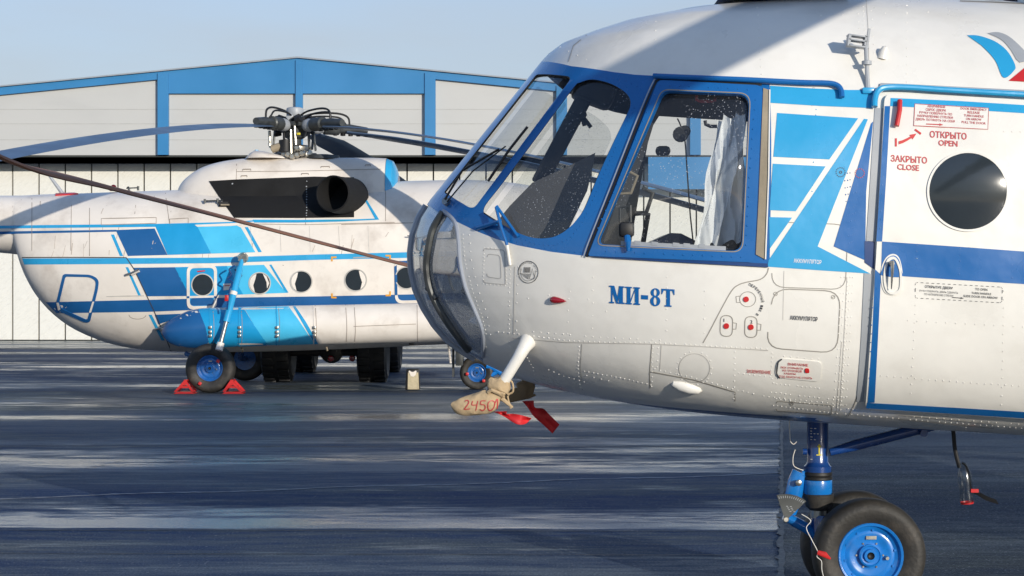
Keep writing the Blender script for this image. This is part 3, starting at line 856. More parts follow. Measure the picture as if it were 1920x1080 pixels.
# hatch round the ground power sockets
body.patch(NSURF, rrect([(1461, 671), (1541, 678), (1538, 715), (1456, 707)], 9), 'white', 0.005, 10, 0.006)
S(cr([(1466, 672), (1458, 680), (1456, 698), (1462, 708)], 4), 2.4, 'dark_text', 0.007)
for (u, v, kind) in ((1399, 561, 0), (1362, 611, 1), (1408, 613, 1)):
    if kind == 0: S(ell(u + 3, v, 15, 14), 1.3, 'line', closed=True)
    else: S(rrect([(u - 11, v - 20), (u + 12, v - 19), (u + 11, v + 20), (u - 12, v + 19)], 11), 1.8, 'line', closed=True)
    body.patch(NSURF, ell(u, v, 5.2, 5.2, 16), 'red', 0.006, 10, 0.006)
    S([(u + 12 * (1 if kind else -1), v - 6), (u + 19 * (1 if kind else -1), v - 5), (u + 18 * (1 if kind else -1), v + 6), (u + 11 * (1 if kind else -1), v + 6)], 1.6, 'line')
for (u, v) in ((1454, 551), (1562, 557), (1484, 756)):
    S(ell(u, v, 3.4, 3.4, 12), 1.2, 'line', closed=True); S([(u - 3, v + 2), (u + 3, v - 2)], 1.1, 'line')
# rivets
RV = lambda pts, pitch=9, **k: body.rivets(NSURF, pts, 'white', pitch, **k)
RV([(958, 480), (955, 540), (955, 620), (958, 690)], 8.5); RV([(972, 500), (969, 560), (968, 622)], 17)
RV([(868, 440), (872, 490), (884, 540), (901, 585), (911, 620), (913, 690)], 8); RV([(880, 440), (884, 490), (896, 540), (912, 585), (920, 630)], 16)
RV([(935, 622), (1000, 630), (1060, 638), (1140, 642), (1222, 642), (1320, 648), (1440, 654)], 9.5); RV([(1000, 622), (1120, 632), (1240, 638)], 14)
RV([(1086, 650), (1084, 690), (1088, 728)], 7); RV([(1066, 560), (1064, 632)], 22); RV([(1112, 520), (1110, 636)], 24)
RV([(1224, 652), (1222, 726)], 9); RV([(1234, 652), (1232, 696)], 12)
RV([(1096, 696), (1140, 704), (1180, 712), (1222, 722)], 8.5); RV([(1100, 704), (1150, 716)], 14)
RV([(1228, 692), (1300, 708), (1376, 730), (1440, 744), (1500, 750), (1580, 758)], 10)
RV(ell(1302, 690, 33, 31, 40), 11); RV([(1378, 660), (1376, 756)], 11); RV([(1385, 700), (1455, 708)], 10)
RV([(1448, 662), (1446, 700), (1450, 718)], 8); RV([(1456, 720), (1540, 728)], 8); RV([(1470, 668), (1545, 674)], 13)
for i in range(6):
    RV([(1590 - i * 0.5, 520 + i * 3), (1584, 640), (1576, 770)] if i == 0 else [(1572 + 5.5 * i, 520), (1566 + 5.5 * i, 640), (1558 + 5.5 * i, 760 + i)], 15 if i else 8)
RV([(1446, 735), (1500, 742), (1575, 750)], 9); RV([(1446, 746), (1500, 754), (1575, 764)], 9); RV([(1450, 760), (1575, 776)], 8)
RV([(1586, 776), (1700, 786), (1920, 803)], 11); RV([(1590, 766), (1618, 769)], 8); RV([(1700, 780), (1920, 796)], 14)
RV([(990, 560), (1080, 545), (1160, 600)], 40); RV([(1250, 520), (1250, 636)], 20); RV([(1322, 520), (1320, 640)], 26)
RV([(908, 464), (948, 467), (950, 536), (906, 532), (908, 464)], 7, r=0.003); RV([(1020, 690), (1060, 706), (1096, 716)], 10)
RV([(985, 665), (1000, 690), (1003, 712)], 7)
RV([(1618, 12), (1622, 80), (1628, 158)], 9); RV([(1608, 12), (1613, 90)], 14); RV([(1634, 20), (1640, 120)], 16)
RV([(1050, 88), (1075, 100), (1100, 112)], 18); RV([(1230, 40), (1226, 130)], 17); RV([(1420, 14), (1428, 150)], 14); RV([(1700, 10), (1700, 160)], 16); RV([(1500, 30), (1800, 20)], 40)
for i in range(5): body.rivets(NSURF, [(1600 + 6 * i - 18, 300 + i * 12), (1612 + 2 * i - 20, 470 - 4 * i)], 'blue', 13)
for a, b in (((1455, 178), (1630, 186)), ((1530, 205), (1520, 420))): body.rivets(NSURF, [a, b], 'light_blue', 11)
# streaks of rain and grime
M['stain'] = make_mat('water_stain', (0.62, 0.59, 0.53), 0.5, var=0.1)
for i in range(0):
    u = random.uniform(1000, 1580); v = random.uniform(508, 620); L = random.uniform(15, 70)
    S([(u, v), (u - L * 0.03, v + L)], random.uniform(0.5, 1.1), 'stain', 0.0012)
body_o = body.build('fuselage', heli)

# windscreen frame rivets
for pts, p_ in (([(900, 402), (935, 424), (975, 446), (1005, 458), (1040, 460), (1070, 446), (1092, 418), (1110, 380), (1140, 310), (1190, 200)], 9), ([(860, 404), (930, 440), (1000, 464), (1090, 474)], 11), ([(1120, 470), (1240, 478), (1420, 488)], 16), ([(1090, 140), (1170, 150), (1200, 165)], 12)):
    wf.rivets(NSURF, pts, 'blue', p_, r=0.0035)
wf_o = wf.build('windscreen_frame', heli)
p1.build('pane', wf_o, recalc=False); p2.build('pane', wf_o); p3.build('pane', wf_o); p4.build('pane', wf_o)

# ---- sliding cockpit window: proud frame, glass, seals
sw = Part()
OUT = rrect([(1236, 153), (1430, 163), (1413, 492), (1104, 480)], [10, 14, 10, 6]); INN = SLIDE
sw.ring(NSURF, OUT, INN, 'blue', 0.016, 3, 0.024)
for pts in ([(1240, 163), (1330, 167), (1418, 172)], [(1416, 190), (1405, 330), (1398, 470)], [(1120, 470), (1240, 476), (1390, 482)], [(1228, 180), (1180, 300), (1118, 440)]): sw.rivets(NSURF, pts, 'blue', 18, r=0.005, off=0.017)
sw_o = sw.build('sliding_window', heli)
gl = pane(SLIDE, 'x')          # blown outwards like a shallow blister
xs_ = [v.co.x for v in gl.bm.verts]; zs_ = [v.co.z for v in gl.bm.verts]
for v in gl.bm.verts:
    a = 2 * (v.co.x - min(xs_)) / (max(xs_) - min(xs_)) - 1; b = 2 * (v.co.z - min(zs_)) / (max(zs_) - min(zs_)) - 1
    v.co.y -= 0.075 * max(0, 1 - a * a) * max(0, 1 - b * b)
gl.build('pane', sw_o)
t = Part()
t.stroke(NSURF, cr([(1101, 482), (1110, 455), (1150, 355), (1205, 215), (1228, 162), (1236, 152), (1255, 150), (1340, 155), (1428, 161)], 4), 4.0, 'black', 0.012)
t.stroke(NSURF, cr([(1096, 481), (1106, 452), (1146, 352), (1201, 213), (1225, 158), (1234, 148), (1256, 146)], 4), 2.2, 'grey', 0.012)
t.stroke(NSURF, rrect([(1243, 171), (1407, 178), (1392, 473), (1119, 460)], [14, 22, 20, 16], 6), 1.8, 'seal', 0.018, closed=True)
t.patch(NSURF, JAMB, 'seal', 0.006, 10, 0.01)
t.stroke(NSURF, [(1443, 170), (1441, 330), (1435, 486)], 2.5, 'white', 0.012)
t.patch(NSURF, [(1112, 482), (1240, 490), (1440, 501), (1439, 494), (1240, 484)], 'navy', 0.012, 10, 0.012)
t.build('window_seal', sw_o)
t = Part(); t.patch(NSURF, [(1165, 452), (1361, 462), (1361, 470), (1165, 460)], 'grey', 0.010, 10, 0.02)
for u in (1190, 1222, 1262, 1282, 1310): t.patch(NSURF, [(u, 450 + (u - 1165) * .05), (u + 12, 451 + (u - 1165) * .05), (u + 12, 458 + (u - 1165) * .05), (u, 457 + (u - 1165) * .05)], 'grey', 0.012, 10, 0.01)
t.build('window_track', sw_o)
t = Part(); a = on_nose(1178, 452, 0.02)
t.box(a + Vector((0, 0.05, 0.055)), (0.07, 0.09, 0.07), 'black', bev=0.012); t.tube([a + Vector((0.0, 0.0, 0.02)), a + Vector((0.002, -0.02, -0.01)), a + Vector((0.003, -0.02, -0.05))], [0.016, 0.016, 0.008], 'blue', 10)
t.tube([a + Vector((-0.03, 0.06, 0.09)), a + Vector((-0.03, 0.07, 0.16)), a + Vector((0.02, 0.06, 0.17)), a + Vector((0.02, 0.05, 0.09))], 0.008, 'black', 8)
t.build('window_handle', sw_o)
t = Part(); t.tube([P(1306, 180, 8.35), P(1306, 187, 8.35), P(1312, 190, 8.35), P(1335, 190, 8.35), P(1341, 188, 8.35), P(1341, 183, 8.35)], 0.008, 'red', 8); t.build('grab_handle', sw_o)
t = Part(); t.tube([P(1322, 226, 8.4), P(1323, 233, 8.4), P(1332, 237, 8.4), P(1350, 237, 8.4), P(1355, 233, 8.4)], 0.009, 'black', 8); t.build('grab_handle', sw_o)

# ---- rails, gutters, vents
t = Part()
t.tube([on_nose(u, v, 0.022) for u, v in [(p.x, p.y) for p in cr([(1228, 147), (1300, 150), (1400, 154), (1500, 159), (1545, 160), (1565, 163), (1575, 172), (1577, 186)], 5)]], 0.013, 'blue', 10)
t.build('gutter', heli)
t = Part()
t.tube([on_nose(u, v, 0.03) for u, v in [(p.x, p.y) for p in cr([(1637, 205), (1638, 190), (1644, 176), (1660, 170), (1700, 170), (1760, 174), (1860, 180), (1930, 184), (2000, 188)], 5)]], 0.015, 'light_blue', 10)
t.patch(NSURF, [(1650, 158), (1700, 160), (1930, 172), (1930, 176), (1700, 166), (1648, 166)], 'grey', 0.012, 12, 0.012)
t.build('door_rail', heli)
t = Part()   # red navigation lamp: teardrop
a = on_nose(1036, 562, 0.0); b = on_nose(1062, 565, 0.0); d = (b - a).normalized()
t.lathe([(0, -0.012), (0.010, -0.010), (0.017, 0.0), (0.018, 0.012), (0.014, 0.035), (0.007, 0.062), (0.0, 0.075)], a + Vector((0, -0.012, 0)), d, 'red_lens', 16)
t.build('navigation_lamp', heli)
t = Part()   # white oval fairing underneath
a = on_nose(1258, 717, 0.0); b = on_nose(1318, 733, 0.0); d = (b - a); L = d.length; d.normalize()
t.lathe([(0, 0), (0.018, 0.01), (0.032, L * .3), (0.033, L * .6), (0.022, L * .88), (0, L)], a + Vector((0, 0.004, 0)), d, 'white', 18); t.build('lamp_fairing', heli)
t = Part()   # mast aerial
base = on_nose(1627, 166, 0.0)
top = base + Vector((-0.005, 0.02, 0.215))
t.tube([base, base + Vector((-0.003, 0.008, 0.10)), top], [0.013, 0.010, 0.010], 'grey', 8)
t.lathe([(0.0, -0.01), (0.024, -0.01), (0.024, 0.008), (0.012, 0.012)], base + Vector((-0.003, 0.01, 0.125)), (0, 0, 1), 'grey', 14)
q = Matrix.Rotation(R(8), 3, 'Y')
for dz in (0.0, 0.028, 0.05): t.box(top + Vector((-0.035, 0.02, dz - 0.01)), (0.10, 0.06, 0.008), 'grey', q, 0.002)
for dx in (-0.08, 0.0): t.box(top + Vector((dx - 0.0, 0.02, 0.018)), (0.012, 0.06, 0.05), 'grey', q)
t.box(top + Vector((0.01, 0.0, 0.03)), (0.012, 0.02, 0.09), 'grey', q)
t.box(base + Vector((0, -0.012, -0.012)), (0.06, 0.03, 0.03), 'light_blue', bev=0.006)
t.build('aerial', heli)
t = Part()   # air scoop
a = on_nose(1655, 103, 0.0)
t.lathe([(0.0, 0.045), (0.012, 0.04), (0.022, 0.02), (0.026, -0.02), (0.022, -0.02), (0.016, 0.01), (0, 0.012)], a + Vector((0, -0.005, 0)), (0.25, -0.15, 1), 'white', 18); t.build('air_scoop', heli)
t = Part()   # raised navy fairing along the roof
t.prism([ax(1335, 14), ax(1345, 4), ax(1560, -22), ax(1560, 2), ax(1410, 12)], NY - 0.75, NY + 0.35, 'navy')
t.build('roof_fairing', heli, recalc=True)
t = Part()   # step/bracket tripod under the windscreen
pt = lambda u, v, o: on_nose(u, v, o)
t.tube([pt(941, 396, 0.05), pt(949, 425, 0.05), pt(955, 460, 0.02)], 0.008, 'blue', 8); t.tube([pt(955, 460, 0.02), pt(959, 497, 0.012)], 0.008, 'white', 8)
t.tube([pt(942, 394, 0.05), pt(972, 444, 0.004)], 0.008, 'blue', 8); t.tube([pt(946, 420, 0.05), pt(896, 428, 0.003)], [0.009, 0.014], 'blue', 8)
t.tube([pt(948, 418, 0.05), pt(938, 428, 0.003)], 0.010, 'blue', 8)
t.build('sight_bracket', heli)
t = Part()   # windscreen wipers
t.tube([on_nose(842, 380, 0.03), on_nose(880, 330, 0.05), on_nose(945, 288, 0.04)], 0.006, 'black', 8)
t.tube([on_nose(846, 384, 0.03), on_nose(900, 330, 0.05), on_nose(958, 282, 0.04)], 0.004, 'black', 8)
t.tube([on_nose(918, 342, 0.012), on_nose(958, 284, 0.014), on_nose(992, 240, 0.012)], 0.007, 'black', 8)
t.lathe([(0.0, 0.03), (0.02, 0.03), (0.022, 0.0), (0.0, 0.0)], on_nose(840, 380, 0.0), (-0.5, -0.8, 0.3), 'metal', 12)
t.build('wiper', heli)

# ---- pitot tube on this side and the one beyond
def pitot(y, name):
    t = Part()
    a = on_nose(*((990, 640) if y < 0 else (1010, 690)), 0.0); a.y = a.y if y < 0 else 2 * NY - a.y
    b = Vector((P(944, 716, a.y - 0.0).x, a.y - 0.02 * (1 if y < 0 else -1), P(944, 716, a.y).z)) if y < 0 else P(989, 724, NY + 0.45)
    c = a + Vector((0.015, 0.0, -0.002)); q = 1 if y < 0 else -1
    t.tube([a + Vector((0.02, 0.06 * q, 0.02)), a + Vector((0.0, -0.0 * q, 0.0)), a + Vector((-0.02, -0.03 * q, -0.03)), a.lerp(b, 0.4) + Vector((0, -0.03 * q, 0)), b], [0.05, 0.043, 0.034, 0.030, 0.027], 'white', 16)
    t.build('pitot_tube', heli); return b
pb = pitot(-1, 'x'); pb2 = pitot(1, 'x')

# ---- lettering
tx = Part()
def glyph(pieces, u, v, w, h, m='blue'):
    for i, pl in enumerate(pieces):
        tx.patch(NSURF, [(u + x * w, v - y * h + x * w * 0.062) for x, y in pl], m, 0.003 + 0.0003 * i, 14)
def rc(x0, y0, x1, y1): return [(x0, y0), (x1, y0), (x1, y1), (x0, y1)]
H_ = 33.0
glyph([rc(.1, 0, .19, 1), rc(.58, 0, .82, 1), [(.06, 1), (.30, 1), (.50, .34), (.50, .0), (.42, .0)], [(.60, 1), (.70, 1), (.50, .02), (.44, .02)], rc(0, 0, .3, .08), rc(.50, 0, .92, .08), rc(0, .92, .2, 1), rc(.62, .92, .92, 1)], 1143, 568, 31, H_)
glyph([rc(.09, 0, .33, 1), rc(.62, 0, .86, 1), [(.33, .08), (.62, .80), (.62, .94), (.33, .22)], rc(0, 0, .42, .08), rc(0, .92, .42, 1), rc(.53, 0, .95, .08), rc(.53, .92, .95, 1)], 1173, 570, 29, H_)
glyph([rc(0, .34, 1, .58)], 1202.5, 572, 13, H_)
for cy, ry, rx in ((548.5, 8.2, 8.6), (564.5, 9.6, 9.4)):
    tx.ring(NSURF, ell(1229, cy, rx, ry, 28), ell(1229, cy, rx * 0.34, ry * 0.74, 28), 'blue', 0.003 if cy < 550 else 0.0034)
glyph([rc(.37, 0, .66, 1), rc(0, .9, 1.0, 1), [(0, 1), (0, .68), (.05, .68), (.17, .9), (.17, 1)], [(1, 1), (1, .68), (.95, .68), (.83, .9), (.83, 1)], rc(.25, 0, .78, .08)], 1240.5, 574, 24.5, H_)
tx.build('type_lettering', heli)
tx = Part()
tx.text(NSURF, 'АККУМУЛЯТОР', 1481, 599, 7.5, 'dark_text', 52)
tx.build('lettering', heli); tx = Part()
tx.text(NSURF, 'АККУМУЛЯТОР', 1488, 492, 7, 'white_text', 52)
tx.build('lettering', heli); tx = Part()
tx.text(NSURF, 'ЗАЗЕМЛЕНИЕ', 1400, 698, 5.6, 'red_text', 45)
tx.build('lettering', heli); tx = Part()
for i, (s, uu, w_) in enumerate((('ВНИМАНИЕ', 1477, 38), ('ЛЮК ОТКРЫВАТЬ', 1463, 43), ('ИЗ ГРУЗОВОЙ', 1467, 36), ('КАБИНЫ', 1470, 22), ('ПОД ЛЮКОМ НЕ СТОЯТЬ', 1461, 62))):
    tx.text(NSURF, s, uu, 683.5 + i * 5.6, 4.4 if i == 0 else 3.5, 'red_text', w_, bold=0.012, off=0.0075)
tx.patch(NSURF, rrect([(1509, 689), (1517, 690), (1517, 698), (1509, 697)], 3), 'red', 0.010, 8, 0.008)
tx.build('lettering', heli); tx = Part()
s = 'ПЕРЕМЕННЫЙ 115 В'
for i, ch in enumerate(s):
    a = -1.22 + 1.9 * i / (len(s) - 1)
    if ch != ' ': tx.text(NSURF, ch, 1391 + 36 * math.cos(a), 566 + 33 * math.sin(a), 4.6, 'dark_text', 3.4, rot=a + math.pi / 2, slope=0)
tx.build('lettering', heli); tx = Part()
for ch, uu, vv in (('1', 1357, 603), ('2', 1407, 606)):
    if ch == '2': tx.build('lettering', heli); tx = Part()
    tx.text(NSURF, ch, uu, vv, 6, 'dark_text')
tx.build('lettering', heli); tx = Part()
# round emblem
C_ = (991, 510)
tx.stroke(NSURF, ell(C_[0], C_[1], 18.5, 20.5, 40), 1.1, 'dark_text', 0.003, closed=True)
tx.stroke(NSURF, ell(C_[0] - 0.5, C_[1] + 1, 13.8, 15.5, 30, a0=-0.25, a1=math.pi + 0.5), 0.6, 'dark_text', 0.003)
s = 'АВИАЦИОННЫЙ ЦЕНТР'
for i, ch in enumerate(s):
    a = math.pi * (1.06 + 0.9 * i / (len(s) - 1))
    if ch != ' ': tx.text(NSURF, ch, C_[0] + 15.0 * math.cos(a) - 1.0, C_[1] + 16.5 * math.sin(a), 2.6, 'dark_text', 2.0, rot=a + math.pi / 2, slope=0, bold=0)
for k in range(4): tx.stroke(NSURF, [(982.5 + k * 3.2, 511), (983.5 + k * 3.2, 501), (985 + k * 3.2, 501), (984.5 + k * 3.2, 511)], 0.9, 'dark_text', 0.003)
for k in range(5): tx.stroke(NSURF, [(975 + k * 3.2, 513 + k * 2.2), (995 - k * 0.8, 514 + k * 2.2)], 0.8, 'dark_text', 0.003)
tx.stroke(NSURF, [(996, 514), (999, 503), (1001, 514), (1004, 520), (1001, 523), (993, 523), (996, 514)], 0.8, 'dark_text', 0.003)
tx.build('round_emblem', heli)
tx = Part()   # swoosh emblem
tx.patch(NSURF, cr([(1813, 67), (1830, 67), (1850, 72), (1870, 81), (1888, 96), (1900, 115), (1904, 127), (1902, 132)], 4) + cr([(1896, 139), (1887, 146), (1880, 145), (1875, 136), (1868, 118), (1857, 103), (1840, 86)], 4), 'light_blue', 0.003)
tx.patch(NSURF, cr([(1851, 63), (1870, 61), (1888, 67), (1905, 80), (1925, 100), (1935, 112)], 4) + [Vector((1922, 116)), Vector((1912, 118))] + cr([(1905, 112), (1896, 96), (1882, 79), (1868, 70)], 4), 'grey', 0.003)
tx.patch(NSURF, [(1891, 152), (1935, 116), (1960, 116), (1960, 156)], 'red', 0.003)
tx.build('emblem', heli)

# ---- passenger door: a proud panel that slides on the rail
dr = Part()
DOOR = rrect([(1657, 179), (1800, 185), (2060, 200), (2060, 788), (1800, 770), (1622, 759), (1641, 480)], [16, 1, 10, 10, 1, 8, 1])
dr.patch(NSURF, DOOR, 'white', 0.022, 12, 0.03)
DSO = 0.0235
dr.patch(NSURF, [(1668, 188), (1800, 194), (2058, 210), (2058, 225), (1800, 209), (1667, 203)], 'light_blue', DSO)
dr.patch(NSURF, [(1657, 203), (1667, 203), (1660, 330), (1652, 453), (1641, 453), (1649, 330)], 'blue', DSO)
dr.patch(NSURF, [(1652, 453), (1800, 463), (2058, 482), (2058, 541), (1800, 525), (1650, 515)], 'blue', DSO)
dr.patch(NSURF, [(1639, 505), (1650, 515), (1645, 620), (1639, 748), (1626, 748), (1634, 620)], 'blue', DSO)
dr.patch(NSURF, [(1625, 748), (1639, 749), (1800, 758), (2058, 774), (2058, 786), (1800, 769), (1623, 758)], 'blue', DSO)
RD = lambda pts, m='white', pitch=11: dr.rivets(NSURF, pts, m, pitch, r=0.0035, off=DSO)
RD([(1690, 196), (2050, 217)], 'light_blue', 17); RD([(1716, 460), (1716, 514)], 'blue', 12); RD([(1798, 466), (1796, 520)], 'blue', 12); RD([(1896, 473), (1895, 527)], 'blue', 12)
RD([(1650, 700), (1800, 712), (1925, 720)], 'white', 13); RD([(1716, 540), (1706, 745)], 'white', 16); RD([(1880, 545), (1876, 755)], 'white', 16); RD([(1700, 600), (1925, 612)], 'white', 18); RD([(1880, 250), (1925, 250)], 'white', 15); RD([(1634, 560), (1628, 744)], 'blue', 16); RD([(1657, 220), (1648, 440)], 'blue', 16)
dr_o = dr.build('sliding_door', heli)
t = Part(); t.patch(NSURF, ell(1812, 360, 73, 71, 64), 'dark_glass', 0.026, 6)
cx_ = sum(v.co.x for v in t.bm.verts) / len(t.bm.verts); cz_ = sum(v.co.z for v in t.bm.verts) / len(t.bm.verts)
for v in t.bm.verts: v.co.y -= 0.012 * max(0, 1 - ((v.co.x - cx_) ** 2 + (v.co.z - cz_) ** 2) / 0.187 ** 2)
t.ring(NSURF, ell(1812, 360, 76.5, 74.5, 64), ell(1812, 360, 72.5, 70.5, 64), 'white', 0.029, 1, 0.008); t.build('porthole', dr_o)
t = Part()    # handle in its dished recess
t.patch(NSURF, cr([(1651, 500), (1660, 482), (1673, 476), (1684, 484), (1690, 510), (1690, 540), (1684, 551), (1668, 553), (1655, 545), (1650, 525)], 4, True), 'white', 0.026, 8, 0.01)
t.patch(NSURF, cr([(1652, 505), (1660, 486), (1673, 479), (1683, 487), (1687, 505), (1688, 519), (1651, 516)], 4, True), 'blue', 0.028, 8)
t.ring(NSURF, cr([(1655, 505), (1661, 486), (1673, 481), (1682, 490), (1688, 512), (1688, 538), (1681, 549), (1668, 551), (1658, 543), (1654, 525)], 3, True), cr([(1659, 506), (1664, 491), (1673, 486), (1679, 494), (1684, 512), (1684, 537), (1679, 545), (1669, 547), (1662, 540), (1658, 525)], 3, True), 'white', 0.032, 1, 0.008)
t.tube([on_nose(1668, 489, 0.055), on_nose(1668, 505, 0.06), on_nose(1667, 541, 0.05)], [0.015, 0.013, 0.004], 'metal', 10, flat=(1, .6)); t.tube([on_nose(1668, 494, 0.02), on_nose(1668, 494, 0.055)], 0.012, 'metal', 10)
t.build('door_handle', dr_o)
t = Part(); t.tube([on_nose(1683, 196, 0.045), on_nose(1682, 215, 0.05), on_nose(1677, 242, 0.045)], 0.012, 'red', 10); t.tube([on_nose(1683, 198, 0.02), on_nose(1683, 198, 0.045)], 0.01, 'red', 8)
t.build('emergency_handle', dr_o)
tx = Part(); O_ = DSO + 0.0012
tx.text(NSURF, 'ОТКРЫТО', 1741, 260, 11, 'red_text', 69, off=O_, bold=0.022); tx.text(NSURF, 'OPEN', 1757, 275, 10, 'red_text', 36, off=O_, bold=0.022)
tx.build('lettering', dr_o); tx = Part()
tx.text(NSURF, 'ЗАКРЫТО', 1668, 304, 11, 'red_text', 68, off=O_, bold=0.022); tx.text(NSURF, 'CLOSE', 1680, 319, 10, 'red_text', 41, off=O_, bold=0.022)
tx.build('lettering', dr_o); tx = Part()
tx.patch(NSURF, [(1676, 262), (1679.5, 262), (1679.5, 277), (1676, 277)], 'red', O_)
tx.patch(NSURF, [(1683, 267.5), (1690, 265.5), (1700, 261), (1705, 258), (1703, 255.5), (1716, 253.5), (1709, 264), (1707, 261.5), (1700, 266), (1690, 271), (1683, 273)], 'red', O_)
tx.patch(NSURF, [(1712, 247), (1714.5, 244.5), (1725.5, 252.5), (1723.5, 255.5)], 'red', O_)
tx.build('turn_arrow', dr_o); tx = Part()
tx.patch(NSURF, [(1713, 198.5), (1851.5, 206.5), (1850, 246.5), (1711, 239.5)], 'white', O_ - 0.0006)
tx.stroke(NSURF, [(1713, 199), (1851, 207), (1849.5, 246), (1711, 239)], 1.0, 'red_text', O_ + 0.0005, closed=True)
for i, (s_, c_, w_) in enumerate((('АВАРИЙНЫЙ', 1753, 33), ('СБРОС ДВЕРИ', 1752, 37), ('РУЧКУ ПОВЕРНУТЬ ПО', 1752, 61), ('НАПРАВЛЕНИЮ СТРЕЛКИ', 1751, 66), ('ДВЕРЬ ПОТЯНУТЬ НА СЕБЯ', 1751, 73))):
    tx.text(NSURF, s_, c_ - w_ / 2, 206.3 + i * 6.2 - w_ * .031, 4.2, 'red_text', w_, off=O_ + 0.001, bold=0.01)
for i, (s_, w_) in enumerate((('DOOR EMERGENCY', 49), ('RELEASE', 23), ('TURN HANDLE', 37), ('ON ARROW', 29), ('PULL THE DOOR', 45))):
    tx.text(NSURF, s_, 1823 - w_ / 2, 211 + i * 6.2 - w_ * .031, 4.2, 'red_text', w_, off=O_ + 0.001, bold=0.01)
tx.patch(NSURF, [(1734, 235.2), (1759, 236.2), (1759, 234.8), (1766, 237.6), (1759, 239.8), (1759, 238.2), (1734, 237)], 'red_text', O_ + 0.001)
tx.build('placard', dr_o); tx = Part()
tx.stroke(NSURF, rrect([(1714, 529), (1877, 538), (1876, 567), (1714, 558)], 5), 1.0, 'dark_text', O_, closed=True, step=5, dash=True)
for s_, u_, v_, h_, w_, b_ in (('ОТКРЫТИЕ ДВЕРИ', 1732, 539, 4.6, 52, .015), ('РУЧКУ ПОВЕРНУТЬ, ДВЕРЬ СДВИНУТЬ', 1722, 546, 3.4, 72, 0), ('ПО НАПРАВЛЕНИЮ СТРЕЛКИ', 1731, 552.5, 3.4, 54, 0), ('TO OPEN', 1826, 543.5, 4.2, 23, .01), ('TURN HANDLE', 1819, 550.5, 4.0, 37, .01), ('SLIDE DOOR ON ARROW', 1804, 556, 4.0, 64, .01)):
    tx.text(NSURF, s_, u_, v_, h_, 'dark_text', w_, off=O_, bold=b_)
tx.patch(NSURF, [(1783, 556.2), (1799, 557.4), (1799, 556.2), (1805, 558.6), (1799, 560), (1799, 558.8), (1783, 557.6)], 'dark_text', O_)
tx.build('placard', dr_o)

# two dashed rings stencilled on the side
for (u, v, m_) in ((1576, 323, 'dark_text'), (1612, 325, 'red_text')):
    t = Part(); t.stroke(NSURF, ell(u, v, 8.5, 8.5, 28), 1.7, m_, 0.004, closed=True, step=4, dash=True)
    if u < 1600: t.stroke(NSURF, ell(1576, 323, 2.2, 2.2, 10), 1.3, 'dark_text', 0.004, closed=True)
    t.build('ring_stencil', heli)

M['curtain'] = make_mat('silvery_curtain', (0.84, 0.85, 0.86), 0.6, var=0.06, vscale=7, bump=.004, bscale=14)
# ---- cockpit fittings
zf = lambda X: ZB - SL * (X - X0) + 0.38
t = Part(); t.box((1.0, NY, 1.36), (0.9, 1.0, 0.05), 'interior'); t.build('cockpit_floor', heli)
t = Part()
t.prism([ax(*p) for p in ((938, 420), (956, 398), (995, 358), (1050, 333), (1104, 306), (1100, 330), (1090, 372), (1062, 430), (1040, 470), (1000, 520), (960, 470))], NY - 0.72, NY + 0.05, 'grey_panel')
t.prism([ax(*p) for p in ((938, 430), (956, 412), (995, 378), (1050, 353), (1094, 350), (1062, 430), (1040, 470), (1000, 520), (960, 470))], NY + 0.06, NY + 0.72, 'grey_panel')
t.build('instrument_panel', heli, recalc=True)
t = Part()
t.bar(Vector((*[ax(1105, 170)[0]], NY - .35, ax(1105, 170)[1])), Vector((ax(1008, 352)[0], NY - .35, ax(1008, 352)[1])), 0.07, 0.085, 'interior', 0.01)
t.box((ax(1108, 185)[0], NY - .35, ax(1108, 185)[1]), (0.22, 0.3, 0.13), 'interior', Matrix.Rotation(R(20), 3, 'Y'), 0.03)
t.box((ax(1085, 205)[0], NY - .35, ax(1085, 205)[1]), (0.07, 0.1, 0.16), 'interior', Matrix.Rotation(R(25), 3, 'Y'), 0.02)
t.box((ax(1078, 232)[0], NY - .35, ax(1078, 232)[1]), (0.10, 0.08, 0.05), 'interior', Matrix.Rotation(R(-35), 3, 'Y'), 0.015)
for i in range(4): t.bar(P(1090, 215, 8.95), P(1072 + i * 12, 230 + i * 3, 8.95), 0.02, 0.02, 'interior')
t.build('windscreen_fan', heli)
t = Part()   # pilot's forward pillar and side console seen as dark shapes through the side window
t.prism([(P(u, v, 8.6).x, P(u, v, 8.6).z) for u, v in ((1262, 175), (1225, 235), (1205, 300), (1170, 395), (1150, 420), (1112, 470), (1085, 470), (1140, 330), (1215, 175))], 8.6, 8.75, 'interior')
t.prism([(P(u, v, 8.6).x, P(u, v, 8.6).z) for u, v in ((1110, 385), (1165, 378), (1176, 410), (1180, 500), (1100, 500))], 8.5, 9.0, 'interior')
t.box(P(1243, 283, 8.7), (0.075, 0.06, 0.05), 'interior', None, 0.02)
t.build('side_console', heli, recalc=True)
t = Part()
t.tube([P(1172, 318, 8.5), P(1195, 330, 8.5), P(1183, 362, 8.5), P(1148, 364, 8.5), P(1165, 340, 8.5), P(1172, 318, 8.5)], 0.009, 'seal', 8)
t.tube([P(1204, 352, 8.6), P(1224, 362, 8.6), P(1212, 398, 8.6), P(1190, 400, 8.6)], 0.011, 'interior', 8); t.tube([P(1190, 400, 8.6), P(1215, 402, 8.6), P(1205, 460, 8.7)], 0.014, 'interior', 8)
t.build('folding_table', heli)
t = Part(); t.prism([(P(u, v, 8.7).x, P(u, v, 8.7).z) for u, v in ((1392, 350), (1375, 385), (1345, 470), (1340, 520), (1440, 520), (1440, 350))], 8.62, 9.15, 'interior')
